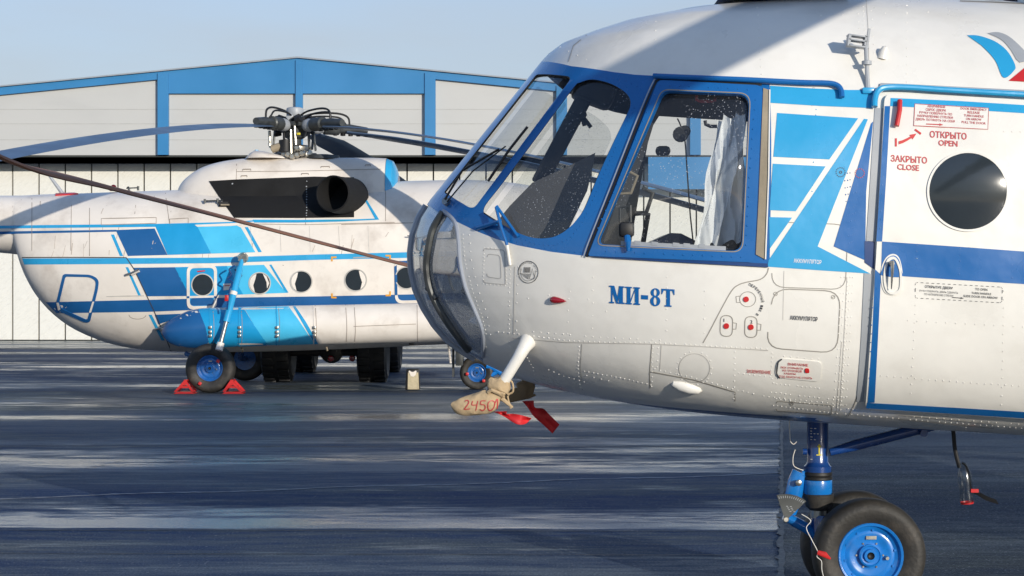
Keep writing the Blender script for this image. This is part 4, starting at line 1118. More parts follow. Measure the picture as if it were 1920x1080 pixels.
t.prism([(P(u, v, 8.9).x, P(u, v, 8.9).z) for u, v in ((1215, 455), (1250, 439), (1270, 440), (1310, 460), (1330, 500), (1215, 500))], 8.7, 9.2, 'navy'); t.build('pilot_seat', heli, recalc=True)
t = Part(); t.lathe([(0, -.02), (.035, -.018), (.04, 0), (.035, .018), (0, .02)], P(1276, 252, 8.55), (0.2, 1, 0), 'interior', 14); t.lathe([(0, -.02), (.025, -.018), (.03, 0), (.025, .018), (0, .02)], P(1284, 246, 8.55), (0.2, 1, 0), 'interior', 14)
t.tube(cr([P(1270, 222, 8.55), P(1276, 235, 8.55), P(1284, 262, 8.55), P(1289, 330, 8.55), P(1294, 400, 8.55), P(1301, 465, 8.55)], 4), 0.004, 'black', 6); t.build('headset', heli)
t = Part(); rows = []      # pale folded curtain drawn back beside the seat
for i in range(41):
    f = i / 40.0
    rows.append([P((1345 - 3.4 * j) * (1 - f) + 1397 * f + 4 * math.sin(j * .9 + i * .35), 224 + 20 * j - 14 * f + 5 * math.sin(i * .4), 8.25 + .02 * math.sin(i * .45 + .25 * j) * math.cos(i * .16 - .3 * j) + .004 * math.sin(i * 1.3 - j * .8) + .008 * math.sin(j * 1.3 + i * .5)) for j in range(13)])
t.grid(rows, 'curtain'); t.build('curtain', heli)
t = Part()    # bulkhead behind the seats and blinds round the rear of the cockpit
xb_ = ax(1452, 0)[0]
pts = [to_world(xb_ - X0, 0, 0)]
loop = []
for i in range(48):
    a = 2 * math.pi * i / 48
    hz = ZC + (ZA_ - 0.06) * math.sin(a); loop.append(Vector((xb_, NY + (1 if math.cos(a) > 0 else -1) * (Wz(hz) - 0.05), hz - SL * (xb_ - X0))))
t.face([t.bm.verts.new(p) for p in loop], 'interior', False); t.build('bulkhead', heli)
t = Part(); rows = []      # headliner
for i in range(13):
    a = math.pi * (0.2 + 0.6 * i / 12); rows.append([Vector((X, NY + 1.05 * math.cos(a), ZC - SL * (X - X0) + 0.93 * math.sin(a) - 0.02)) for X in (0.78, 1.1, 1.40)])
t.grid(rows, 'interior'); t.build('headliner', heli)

# ---- nose gear
GX = ax(1530, 0)[0]
gy = NY
def G(u, v, y=NY): return P(u, v, y)
t = Part()
sx = G(1533, 800).x
t.lathe([(0.075, G(0, 779).z), (0.062, G(0, 786).z), (0.058, G(0, 792).z), (0.058, G(0, 865).z), (0.066, G(0, 872).z), (0.074, G(0, 874).z), (0.074, G(0, 885).z)], (sx, NY, 0), (0, 0, 1), 'strut_navy', 28)
t.lathe([(0.076, G(0, 884).z), (0.079, G(0, 886).z), (0.079, G(0, 890).z), (0.074, G(0, 892).z), (0.079, G(0, 894).z), (0.079, G(0, 898).z), (0.072, G(0, 899).z)], (sx, NY, 0), (0, 0, 1), 'black', 28)
t.box((sx, NY, G(0, 779).z + .01), (0.2, 0.25, 0.04), 'strut_navy', bev=.008)
t.tube([Vector((sx - .062, NY - .02, G(0, 846).z)), Vector((sx - .085, NY - .02, G(0, 846).z))], 0.018, 'strut_navy', 12)
t.stroke(Surf([t.bm]), [(1536, 833), (1536, 853)], 2.2, 'yellow', 0.003); sfs = Surf([t.bm])
t.stroke(sfs, [(1531, 853), (1541, 853)], 2, 'yellow', 0.0035); t.stroke(sfs, [(1533, 837), (1539, 837)], 3, 'yellow', 0.004)
for vv, ww in ((803, 14), (808, 6), (813, 15), (819, 8), (824, 13), (861, 8)): t.stroke(sfs, [(1520, vv), (1520 + ww, vv + 0.6)], 1.4, 'white_text', 0.003, step=3, dash=True)
g_o = t.build('strut', heli)
t = Part(); t.lathe([(0.077, G(0, 899).z), (0.079, G(0, 901).z), (0.079, G(0, 922).z), (0.074, G(0, 926).z)], (sx, NY, 0), (0, 0, 1), 'gear_blue', 28); t.build('shock_absorber', g_o)
t = Part(); t.lathe([(0.076, G(0, 925).z), (0.084, G(0, 927).z), (0.082, G(0, 933).z), (0.070, G(0, 950).z), (0.058, G(0, 953).z), (0.05, G(0, 956).z)], (sx + .005, NY, 0), (0, 0, 1), 'rubber', 24)
t.lathe([(0.045, G(0, 955).z), (0.045, G(0, 970).z)], (sx + .005, NY, 0), (0, 0, 1), 'metal', 20); t.lathe([(0.05, G(0, 965).z), (0.06, G(0, 975).z), (0.055, G(0, 1040).z)], (sx + .02, NY, 0), (0, 0, 1), 'strut_navy', 20); t.build('boot', g_o)
t = Part()
t.tube([G(1502, 886), G(1494, 905), G(1484, 945), G(1482, 965)], [0.05, 0.052, 0.046, 0.03], 'gear_blue', 14, flat=(.6, 1)); t.tube([G(1503, 890), G(1520, 890)], 0.03, 'gear_blue', 10)
t.tube([G(1470, 968), G(1490, 978), G(1512, 990), G(1540, 1012)], [0.03, 0.042, 0.042, 0.04], 'gear_blue', 14, flat=(1, .7))
for u, v in ((1494, 903),): t.lathe([(0, 0.0), (.017, 0.0), (.017, -.012), (.008, -.016), (0, -.016)], G(u, v) + Vector((0, -.05, 0)), (0, 1, 0), 'metal', 12)
t.build('torque_link', g_o)
t = Part(); cx = G(1473, 970, 9.2)
fan = [(cx.x, cx.z - .02)] + [(cx.x + .155 * math.sin(a), cx.z + .125 * math.cos(a)) for a in [R(-18 + 64 * i / 10) for i in range(11)]]
t.prism(fan, 9.2, 9.208, 'dark_grey'); sf_ = Surf([t.bm])
for i in range(13):
    a = R(-15 + 58 * i / 12); t.stroke(sf_, [((cx.x + r_ * math.sin(a)) / 9.2 * F + 960, 540 - (cx.z + r_ * .8 * math.cos(a) - 1.7) / 9.2 * F) for r_ in (.130, .146)], 1.0, 'grey', 0.002)
for i in range(4): t.stroke(sf_, [(1474 + i * 2, 949 + i * 3.2), (1488 + i * 1.2, 950 + i * 3.2)], 1.1, 'grey', 0.002, step=3, dash=True)
t.lathe([(0, -.014), (.012, -.014), (.016, -.01), (.016, 0)], cx + Vector((0, -.004, -.01)), (0, 1, 0), 'metal', 14); t.build('compression_gauge', g_o, recalc=False)
t = Part(); t.tube([G(1556, 848, 9.24), G(1600, 836, 9.24), G(1728, 803, 9.24)], [0.020, 0.030, 0.030], 'strut_navy', 12)
t.tube([G(1722, 806, 9.24), G(1775, 795, 9.24)], [0.03, 0.012], 'strut_navy', 10); t.box(G(1733, 797, 9.24), (0.09, 0.1, 0.06), 'strut_navy', bev=.01); t.lathe([(0, -.02), (.02, -.02), (.02, 0)], G(1731, 812, 9.2), (0, 1, 0), 'strut_navy', 12); t.build('drag_brace', g_o)
# twin wheels
WC = P(1628, 1039, 9.07)
def wheel(c, side, r, parent, tyre='rubber', w=0.185, rimr=0.168, rim='gear_blue', detail=True):
    ax_ = (0, side, 0)
    hw = w / 2
    t = Part()
    prof = [(rimr * .98, hw * .60), (rimr + .012, hw * .74)]
    for i in range(17):
        a = math.pi * (0.06 + 0.88 * i / 16)
        prof.append((rimr + .03 + (r - rimr - .03) * max(0, math.sin(a)) ** .55, hw * (1 if math.cos(a) > 0 else -1) * abs(math.cos(a)) ** .62 * (1.0)))
    prof += [(rimr + .012, -hw * .74), (rimr * .98, -hw * .60)]
    t.lathe(prof, c, ax_, tyre, 72)
    for k, rr in enumerate((0.955, 0.975)): t.lathe([(r * rr - .003, hw * .60 - k * .012), (r * rr + .004, hw * .59 - k * .012), (r * rr - .003, hw * .56 - k * .012)], c, ax_, tyre, 72)
    wo_ = t.build('tyre', parent)
    t = Part(); q = rimr
    t.lathe([(q, hw * .58), (q + .006, hw * .70), (q + .002, hw * .76), (q - .008, hw * .74), (q - .014, hw * .55), (q * .78, hw * .42), (q * .72, hw * .46), (q * .60, hw * .46), (q * .5, hw * .38), (q * .36, hw * .40), (q * .355, hw * .62), (q * .31, hw * .66), (q * .29, hw * .60), (q * .22, hw * .58), (q * .20, hw * .74), (q * .12, hw * .74), (q * .11, hw * .3), (0, hw * .3)], c, ax_, rim, 48)
    t.lathe([(q * .105, hw * .5), (q * .105, hw * .76), (0.0, hw * .5)], c, ax_, 'black', 16)
    t.lathe([(q, hw * .58), (q, -hw * .58), (0, -hw * .5)], c, ax_, rim, 40)
    if detail:
        for i in range(10):
            a = 2 * math.pi * i / 10 + .2
            t.lathe([(0, hw * .52), (.0065, hw * .52), (.0065, hw * .44)], c + Vector((math.cos(a) * q * .80, 0, math.sin(a) * q * .80)), ax_, rim, 8)
        for i in range(6):
            a = 2 * math.pi * i / 6
            t.lathe([(0, hw * .46), (.005, hw * .46), (.005, hw * .4)], c + Vector((math.cos(a) * q * .42, 0, math.sin(a) * q * .42)), ax_, 'metal', 8)
        t.lathe([(0, hw * .66), (.009, hw * .66), (.012, hw * .5), (.012, hw * .4)], c + Vector((q * .53, 0, -q * .08)), ax_, 'metal', 10)
        t.box(c + Vector((.006, side * (hw * .50), q * .56)), (.055, .006, .018), 'metal')
    t.build('rim', wo_)
    return wo_
wheel(WC, -1, 0.298, heli)
wheel(WC + Vector((0, 0.36, 0.0)), 1, 0.298, heli, detail=False)
t = Part(); t.tube([WC + Vector((0, 0.02, 0)), WC + Vector((0, 0.34, 0))], 0.04, 'strut_navy', 14); t.tube([Vector((sx + .01, NY, G(0, 985).z)), Vector((sx + .06, NY, G(0, 1010).z)), WC + Vector((-.05, .2, .02)), WC + Vector((0, .2, 0))], 0.055, 'strut_navy', 14); t.build('axle', heli)

# main gear further aft (outside the picture)
for s_ in (-1, 1):
    c = Vector((5.95, NY + s_ * 2.1, 0.42)); wheel(c, s_, 0.42, heli, w=.26, rimr=.2, detail=False)
    t = Part(); t.tube([c + Vector((0, -s_ * .14, .0)), c + Vector((-.1, -s_ * .55, .6)), c + Vector((-.2, -s_ * .95, 1.4))], .05, 'strut_navy', 10); t.tube([c, c + Vector((0, -s_ * 1.2, .55))], .05, 'strut_navy', 10); t.build('main_gear', heli)

# engine cowl, mast and rotor: above the picture, they throw the shadows on the roof and on the helicopter behind
t = Part(); rows = []
for x_, w_, zt_ in ((2.6, .15, 3.3), (2.75, .62, 3.75), (3.1, .72, 3.98), (4.0, .76, 4.0), (5.6, .76, 3.9), (6.6, .6, 3.62), (7.4, .25, 3.3)):
    zb_ = 2.9; rows.append([Vector((x_, NY + w_ * math.copysign(abs(math.cos(a)) ** .6, math.cos(a)), zb_ + (zt_ - zb_) * abs(math.sin(a)) ** .6)) for a in [math.pi * i / 16 for i in range(17)]])
t.grid(rows, 'white'); t.build('engine_cowl', heli, recalc=True)
def blade(hub, ang, r0, r1, chord, droop, m, parent, name='rotor_blade', pitch=R(12), thick=.055, z_drop0=0.0, edge='blade_dark', n=22, ppow=2.1):
    t = Part(); d = Vector((math.cos(ang), math.sin(ang), 0)); s = Vector((-d.y, d.x, 0)); rows = []
    for i in range(n + 1):
        r = r0 + (r1 - r0) * i / n; z = z_drop0 - droop * (r / r1) ** ppow
        c = Vector(hub) + d * r + Vector((0, 0, z)); k = chord * (0.45 + .55 * min(1, i / 2.0))
        row = []
        for x, y in ((-.5, 0), (-.42, .4), (-.2, .52), (.1, .42), (.5, .04), (.5, -.04), (.1, -.42), (-.2, -.48), (-.42, -.36)):
            q = s * (x * k); row.append(c + q * math.cos(pitch) + Vector((0, 0, x * k * math.sin(pitch) + y * thick)))
        rows.append(row)
    V = t.grid(rows, m, cu=True); t.face(V[0], m, False); t.face(V[-1][::-1], m, False)
    t.mi(edge)
    for f in t.bm.faces:
        f.material_index = f.material_index
    return t.build(name, parent, recalc=True, sharp=50)
NHUB = Vector((4.55, NY, 4.45))
t = Part(); t.lathe([(.14, 3.7), (.14, 4.3), (.3, 4.34), (.32, 4.56), (.16, 4.6), (.15, 4.78), (0, 4.8)], (NHUB.x, NHUB.y, 0), (0, 0, 1), 'dark_grey', 20); t.build('rotor_hub', heli)
NEAR_BLADES = [258, 330, 30, 92, 178]
for a in NEAR_BLADES: blade(NHUB, R(a), .3, 10.65, .52, 1.67, 'blade', heli, pitch=R(-8), ppow=1.5)

# ================================================================== the helicopter behind, facing right
FY = 29.2
def fx(u): return (u - 960) / F * FY
def fz(v): return 1.7 - (v - 540) / F * FY
HULL = [(-1300, 366, 420, .30), (-900, 365, 432, .36), (-400, 366, 450, .46), (-100, 367, 466, .55), (0, 367, 474, .60), (30, 367, 477, .63), (43, 367, 479, .64), (46, 367, 486, .66), (52, 366.5, 508, .70), (62, 366, 532, .75), (80, 365, 562, .82), (110, 364, 594, .91), (150, 363, 621, 1.0), (205, 361, 643, 1.11), (265, 359, 655, 1.19), (330, 357, 659, 1.23), (400, 354, 660, 1.25), (500, 350, 659, 1.25), (600, 346, 656, 1.25), (700, 342, 652, 1.25), (800, 339, 647, 1.25), (880, 338, 644, 1.23), (950, 342, 641, 1.17), (1010, 352, 636, 1.07), (1060, 372, 626, .92), (1100, 405, 606, .72), (1125, 440, 578, .48), (1137, 470, 548, .26), (1142, 496, 520, .05)]
def dens(st, k):
    out = []
    pts = cr([(a, b, c) for a, b, c, d in st], k); ws = cr([(a, d, 0) for a, b, c, d in st], k)
    return [(p.x, p.y, p.z, q.y) for p, q in zip(pts, ws)]
hull = Part(); rows = []
for u, vt, vb, w_ in dens(HULL, 3):
    zt_, zb_ = fz(vt), fz(vb); c_, a_ = (zt_ + zb_) / 2, (zt_ - zb_) / 2; r = []
    for k in range(64):
        a = 2 * math.pi * k / 64; ca, sa = math.cos(a), math.sin(a); n_ = 2.3
        r.append(Vector((fx(u), FY + w_ * math.copysign(abs(ca) ** (2 / n_), ca), c_ + a_ * math.copysign(abs(sa) ** (2 / n_), sa))))
    rows.append(r)
hull.grid(rows, 'white_far', cu=True)
COWL = [(334, 358, .10), (338, 350, .28), (346, 340, .42), (360, 328, .53), (382, 315, .62), (410, 306, .69), (445, 300, .74), (490, 297, .77), (560, 297, .78), (640, 297, .78), (700, 297, .78), (727, 298, .77)]
cow = Part(); rows = []
pts = cr([(a, b, c) for a, b, c in COWL], 4)
for p in pts:
    zt_ = fz(p.y); zb_ = 2.75; a_ = zt_ - zb_
    rows.append([Vector((fx(p.x), FY + p.z * math.copysign(abs(math.cos(a)) ** .62, math.cos(a)), zb_ + a_ * abs(math.sin(a)) ** .62)) for a in [math.pi * k / 36 for k in range(37)]])
cow.grid(rows, 'white_far')
for b_ in (hull.bm, cow.bm): bmesh.ops.recalc_face_normals(b_, faces=b_.faces[:])
FS = Surf([hull.bm, cow.bm]); HS = Surf([hull.bm]); CS = Surf([cow.bm])
fheli = thing('helicopter', (fx(500), FY, 0), 'weathered white helicopter with black exhaust and drooping rotor, facing right before the hangar', 'helicopter')
f2 = lambda pts: pts
B = hull
def fp(pts, m, off=0.004, surf=FS, step=10, th=0.0): B.patch(surf, pts, m, off, step, th)
# upper stripes and slanted colour blocks
fp([(-300, 430), (0, 423), (290, 420), (367, 418), (440, 416), (476, 413), (476, 418), (440, 421), (367, 423), (290, 425.5), (0, 428.5), (-300, 436)], 'light_blue')
fp([(-300, 444), (0, 434), (218, 431), (219, 434.5), (0, 439), (-300, 450)], 'deep_blue')
fp([(217, 431.5), (290, 428.5), (314, 478), (240, 480)], 'deep_blue')
fp([(290, 421), (367, 419), (396, 475.5), (314.5, 478)], 'mid_blue', 0.006)
fp([(367, 424), (365, 420), (440, 421), (452, 427), (479, 473), (396.5, 475.5)], 'cyan', 0.005)
fp([(365, 422), (430, 419), (476, 416), (476, 420), (432, 424), (370, 425.5)], 'white_far', 0.008)
fp([(459, 426), (465, 426), (491, 472.5), (484.5, 473)], 'light_blue')
fp([(42, 484.5), (238, 484), (400, 483), (600, 477), (760, 473), (900, 470), (900, 479), (760, 483.5), (600, 487), (400, 493.5), (238, 495), (46, 496)], 'light_blue')
fp([(249, 502), (328, 501), (352, 548), (352, 555), (275, 555.5)], 'deep_blue')
fp([(328, 501), (425, 498.5), (456, 552), (352, 555)], 'mid_blue')
fp([(425, 498.5), (495, 496.5), (537, 549), (456, 552)], 'cyan')
fp([(505, 496.5), (509, 496), (541, 548.5), (536, 549)], 'light_blue')
fp([(208, 440), (214, 439.8), (231, 480), (225, 480.2)], 'light_blue')
fp([(235.5, 501), (240.5, 501), (265, 555), (260, 555.3)], 'light_blue')
fp([(278.6, 590), (284.7, 590), (309, 638), (303, 638.5)], 'light_blue')
fp([(86, 566.5), (280, 562), (437, 558), (600, 555.5), (765, 552), (900, 548), (900, 566), (765, 570), (600, 572.5), (437, 578), (280, 584.5), (106, 587)], 'deep_blue')
fp([(290, 590), (341, 588), (330, 597), (297, 608)], 'deep_blue')
# cowl trim
fp([(474, 412), (560, 412.5), (664, 411.5), (703, 410), (676, 361), (679, 361), (711, 412), (640, 415.5), (560, 417.5), (476, 417.5)], 'light_blue', 0.006)
# soot around the exhaust side
M['soot'] = make_mat('exhaust_soot', (0.10, 0.075, 0.06), 0.8, var=0.4, vscale=6)
# seams
def fs(pts, w=1.1, m='line', off=0.005, surf=FS, **k): B.stroke(surf, pts, w, m, off, step=10, **k)
M['seam_far'] = make_mat('dirty_seam', (0.30, 0.25, 0.21), 0.8, var=0.3)
fs([(42, 482.5), (150, 482.5), (237, 483), (252, 505), (290, 585), (322, 659)], 1.6, 'dark_text', 0.009)
for pts in ([(444, 296), (443, 345)], [(444, 322), (560, 321), (725, 317)], [(723, 300), (723, 415)], [(476, 420), (570, 421.5), (740, 417)], [(640, 421), (740, 419), (800, 417)], [(573, 422), (573, 344)], [(134, 384), (133, 470)], [(168, 390), (168, 480)], [(310, 362), (318, 420)], [(60, 372), (60, 470)], [(700, 420), (760, 418)]): fs(pts, 1.0, 'seam_far')
fs([(190, 410), (293, 408), (293, 419), (190, 422)], 1.3, 'seam_far', closed=True); fs([(318, 411), (353, 409), (353, 420), (319, 422)], 1.2, 'seam_far', closed=True)
for (u, v, w_) in ((463, 318, 15), (458, 330, 11), (610, 313, 16), (572, 326, 13), (690, 310, 10)): fs([(u - w_ / 2, v + 2.5), (u - w_ / 2, v), (u + w_ / 2, v - .3), (u + w_ / 2, v + 2.2)], 1.4, 'seam_far', 0.012)
for u in range(470, 700, 55): fs([(u, 424), (u + 2, 472)], 0.7, 'line_soft')
fs(ell(258, 590, 16, 8, 20, a0=0.1, a1=math.pi), 0.9, 'seam_far')
fs([(530, 497), (532, 498)], 1, 'seam_far')
for (u, v, a, b) in ((624, 484, 1, 1), (730, 481, -1, 1), (624, 556, 1, -1), (730, 552, -1, -1)):
    fp([(u - 3 * a, v - 3 * b), (u + 7 * a, v - 3.3 * b), (u + 7 * a, v), (u, v), (u, v + 6 * b), (u - 3 * a, v + 6 * b)], 'orange', 0.009)
fp([(662, 482), (702, 480.5), (702, 483), (662, 484.5)], 'grey', 0.008); fp([(419, 532), (433, 531), (433, 543), (419, 544)], 'white_far', 0.009); fp([(421, 535), (431, 534.5), (431, 536), (421, 536.5)], 'red', 0.011); 
fp([(200, 555), (270, 553.5), (270, 555), (200, 556.5)], 'line_soft', 0.008)
# grime streaks along the boom and under the exhaust
M['grime'] = make_mat('oil_grime', (0.46, 0.40, 0.34), 0.7, var=0.3, vscale=5)
for i in range(46):
    u = random.uniform(20, 800); v = random.uniform(420, 470) if random.random() < .6 else random.uniform(365, 400); L = random.uniform(10, 50)
    if u > 330 and v < 415: continue
    fs([(u, v), (u - random.uniform(0, 6), v + L * .5)], random.uniform(.5, 1.4), 'grime', 0.0035)
B.build('fuselage', fheli); 
c_ = cow; B = cow
cow.build('engine_cowl', fheli)
t = Part(); B = t
fp([(392, 340), (440, 337), (589, 331.5), (664, 333), (664, 407.5), (560, 409), (439, 408.5), (415, 375)], 'soot_black', 0.012, FS, 8, 0.012)
t.rivets(FS, [(575, 340), (575, 405)], 'grey', 5, r=.012, off=.013); t.rivets(FS, [(436, 345), (436, 346)], 'grey', 5, r=.014, off=.013)
t.build('exhaust_panel', fheli)
t = Part()
base = Vector((P(655, 371, 28.35).x, 28.45, P(655, 371, 28.4).z)); tip = P(621, 362, 27.75); d = (tip - base); L = d.length; d.normalize()
t.lathe([(.34, 0), (.32, L * .3), (.30, L * .7), (.30, L * .92), (.28, L * .94), (.265, L * .9), (.26, L * .4), (.23, L * .1), (0, L * .05)], base, d, 'soot_black', 40)
t.build('exhaust_pipe', fheli)
t = Part(); t.tube([P(383, 377, 28.3), P(418, 376, 28.3)], .014, 'dark_grey', 8); t.box(P(420, 383, 28.3), (.16, .1, .08), 'black'); t.tube([P(414, 384, 28.2), P(430, 384, 28.2)], .014, 'seal', 8)
t.tube([P(384, 373, 28.3), P(384, 381, 28.3)], .02, 'dark_grey', 8); t.tube([P(408, 372, 28.3), P(408, 381, 28.3)], .02, 'dark_grey', 8); t.build('drain_pipe', fheli)
# blue intake lip at the front of the cowl, gearbox fairing on its top
t = Part(); rows = []
for u, vt, w_ in ((727.5, 299, .74), (738, 303, .70), (744, 315, .60), (748, 330, .4)):
    zt_ = fz(vt); zb_ = 2.9; rows.append([Vector((fx(u), FY + w_ * math.copysign(abs(math.cos(a)) ** .62, math.cos(a)), zb_ + (zt_ - zb_) * abs(math.sin(a)) ** .62)) for a in [math.pi * k / 28 for k in range(29)]])
t.grid(rows, 'light_blue'); t.face([t.bm.verts.new(p) for p in rows[-1]], 'navy', False); t.build('engine_intake', fheli, recalc=True)
t = Part(); rows = []
for u, v, w_ in ((466, 298, .1), (474, 290, .24), (483, 284, .28), (500, 286, .32), (520, 291, .3), (545, 297, .1)):
    rows.append([Vector((fx(u), FY - .25 + w_ * math.cos(a), fz(300) + (fz(v) - fz(300)) * abs(math.sin(a)) ** .8)) for a in [math.pi * k / 14 for k in range(15)]])
t.grid(rows, 'white_far'); t.tube([P(481, 287, 28.9), P(481, 281, 28.9)], .03, 'light_blue', 8); t.build('gearbox_fairing', fheli, recalc=True)
t = Part(); t.lathe([(.3, fz(300)), (.28, fz(293)), (.12, fz(291)), (0, fz(291))], (fx(607), FY - .15, 0), (0, 0, 1), 'dark_grey', 18); t.build('intake_cover', fheli)
# portholes
for i, (u, v, r_) in enumerate(((380, 534, 20), (487, 531, 19.7), (565, 528, 19.7), (667, 525, 20), (762, 521, 20))):
    t = Part(); t.ring(FS, ell(u, v, r_ + 1.4, r_ + 1.4, 36), ell(u, v, r_ - .6, r_ - .6, 36), 'line_soft', 0.012, 1, .01)
    t.patch(FS, ell(u, v, r_, r_, 36), 'dark_glass', 0.010, 8)
    po = t.build('porthole', fheli)
    if i in (1, 2, 3):
        cu = Part(); s_ = -1 if i < 3 else 1
        edge = [(u + s_ * (r_ - 1) * math.cos(a), v + (r_ - 1) * math.sin(a)) for a in [R(-62 + 124 * k / 12) for k in range(13)]]
        edge += [(u + s_ * 9, v + 16), (u + s_ * 12, v + 4), (u + s_ * 8, v - 8), (u + s_ * 6, v - 17)]
        cu.patch(FS, edge, 'white_far', 0.013, 8)
        if i == 1: cu.patch(FS, [(u + 6, v - 18), (u + 13, v - 13), (u + 18, v), (u + 14, v + 10), (u + 13, v - 2)], 'white_far', 0.014, 8)
        cu.build('curtain', po)
# doors
t = Part(); t.patch(FS, rrect([(353, 499), (405, 498), (405, 577), (353, 578)], 12), 'mid_blue', 0.0065, 8); t.ring(FS, rrect([(350.5, 497.5), (407, 496.5), (407, 579), (350.5, 580)], 13), rrect([(356, 503), (401.5, 502), (401.5, 573), (356, 574)], 9), 'white_far', 0.0115, 1, .008)
t.patch(FS, [(351, 555), (407, 553.6), (407, 557.5), (351, 559)], 'white_far', 0.0095); t.patch(FS, rrect([(357, 558.5), (401, 557.5), (401, 572), (357, 573)], 7), 'deep_blue', 0.0092)
for u in (353, 404): t.patch(FS, [(u - 2.5, 555), (u + 2.5, 555), (u + 2.5, 559), (u - 2.5, 559)], 'deep_blue', 0.0125)
t.patch(FS, [(369, 508), (385, 506.5), (384, 509), (371, 510.5)], 'red', 0.010); t.build('cabin_door', fheli)
t = Part(); oo = rrect([(739, 489), (900, 483), (900, 565), (741, 569)], 14); ii = rrect([(744.5, 494), (894, 488.5), (894, 560), (746, 563.5)], 10)
t.ring(FS, oo, ii, 'white_far', 0.0095, 1, .008)
t.patch(FS, [(739.5, 500), (744, 497), (745.5, 553), (740.5, 553.2)], 'deep_blue', 0.0125); t.patch(FS, [(741, 494), (746, 489.5), (780, 488), (780, 492.5), (748, 494)], 'deep_blue', 0.0125); t.build('cabin_door', fheli)
# rear hatch outline on the clamshell door
t = Part(); oo = rrect([(119, 513.5), (171, 515), (186, 524), (184, 542), (169, 604), (159, 604), (110, 582), (106, 568)], [5, 12, 9, 6, 5, 5, 9, 5])
ii = rrect([(123, 518.5), (169, 519.5), (180.5, 526.5), (179, 541), (165, 597.5), (161, 598.5), (115, 577.5), (111.5, 567.5)], [4, 9, 7, 5, 3, 3, 7, 4])
t.ring(FS, oo, ii, 'deep_blue', 0.012, 1, .01); t.patch(FS, [(174, 565), (177.5, 565), (171.5, 585.5), (167.5, 585.5)], 'white_far', 0.0145); t.patch(FS, [(106.5, 567), (110.8, 566.5), (114.5, 579), (110, 581.5)], 'white_far', 0.0145); t.build('rear_hatch', fheli)
for (u, v) in ((248, 512), (303, 612)):
    t = Part(); h_, n_ = FS.hit(u, v); t.tube([h_ + n_ * .03 + Vector((-.1, 0, -.03)), h_ + n_ * .04, h_ + n_ * .03 + Vector((.12, 0, .06))], .02, 'metal', 8); t.tube([h_ + n_ * .03 + Vector((.0, 0, -.03)), h_ + n_ * .05 + Vector((.13, 0, .03))], .03, 'white_far', 8, flat=(1, .5)); t.build('hinge', fheli)
# aerials on the boom
t = Part(); t.tube([P(85, 319, 29.1), P(118, 364, 29.1)], [.02, .035], 'grey', 8); t.build('aerial', fheli)
t = Part(); t.patch(FS, [(104, 364.5), (147, 362.0), (147, 364.5), (104, 367.5)], 'red', .02, 8, .03); t.build('beacon_base', fheli)
t = Part(); t.lathe([(.07, 0), (.06, .05), (.03, .1), (0, .11)], P(213, 358, 29.1), (0, 0, 1), 'red', 10); t.build('beacon', fheli)
t = Part(); t.tube([P(240, 350, 29.0), P(245, 366, 29.0)], .02, 'dark_grey', 6); t.tube([P(237, 353, 29.0), P(259, 352, 29.0)], .012, 'dark_grey', 6); t.tube([P(259, 349, 29.0), P(259, 357, 29.0)], .02, 'dark_grey', 6); t.build('aerial', fheli)
t = Part(); t.tube([P(800, 447, 28.0), P(764, 442, 27.9)], .01, 'dark_grey', 6); t.build('aerial', fheli)

# external tank
TY = 27.85; ts = F / TY
tk = Part(); rows = []
TANK = [(303, 622, 622.5), (308, 612, 633), (318, 601, 643), (335, 591, 650), (352, 583, 653), (372, 578.5, 653.5), (395, 577, 652.5), (450, 575.5, 650.5), (550, 573, 648), (650, 571, 645.5), (760, 569, 643), (860, 567, 640.5), (905, 568, 637), (930, 578, 625), (940, 600, 603)]
for p in cr([(a, b, c) for a, b, c in TANK], 4):
    x = (p.x - 960) / ts; z1 = 1.7 - (p.y - 540) / ts; z0 = 1.7 - (p.z - 540) / ts; c0 = (z0 + z1) / 2; r0 = (z1 - z0) / 2
    rows.append([Vector((x, TY + r0 * 1.0 * math.cos(a), c0 + r0 * math.sin(a))) for a in [2 * math.pi * k / 40 for k in range(40)]])
tk.grid(rows, 'white_far', cu=True); bmesh.ops.recalc_face_normals(tk.bm, faces=tk.bm.faces[:])
TS = Surf([tk.bm]); B = tk
for f in tk.bm.faces:
    if f.calc_center_median().x < (338 - 960) / ts: f.material_index = tk.mi('deep_blue')
tp = lambda pts, m, off=.004: tk.patch(TS, pts, m, off, 6)
tp([(304, 622), (310, 610), (320, 600.5), (336, 592), (352, 584), (372, 580), (385, 612), (391, 640), (388, 651), (372, 652), (352, 651), (335, 648), (318, 641), (309, 632)], 'deep_blue')
tp([(372, 579.5), (395, 578), (456, 576.5), (478, 612), (502, 645), (500, 647.5), (450, 649.5), (391, 651.5), (391, 638), (385, 612)], 'mid_blue')
tp([(457, 576.5), (541, 574.5), (560, 600), (590, 645), (550, 646.5), (502, 647), (478, 612)], 'cyan')
tp([(549, 574.5), (554, 574.5), (574, 604), (597, 644.5), (590, 645)], 'light_blue', .005)
for u in (399, 452, 522, 591, 648, 664): tk.stroke(TS, [(u, 577.5 - (u - 400) * .023), (u + 2, 600), (u + 2.5, 620), (u + 1, 650 - (u - 400) * .02)], 1.0, 'seam_far', .006, step=6)
tk.stroke(TS, [(663, 612), (780, 607.5)], 1.0, 'seam_far', .006); tk.stroke(TS, [(782, 572), (783, 641)], 0.9, 'seam_far', .006, step=6)
tk_o = tk.build('fuel_tank', fheli)
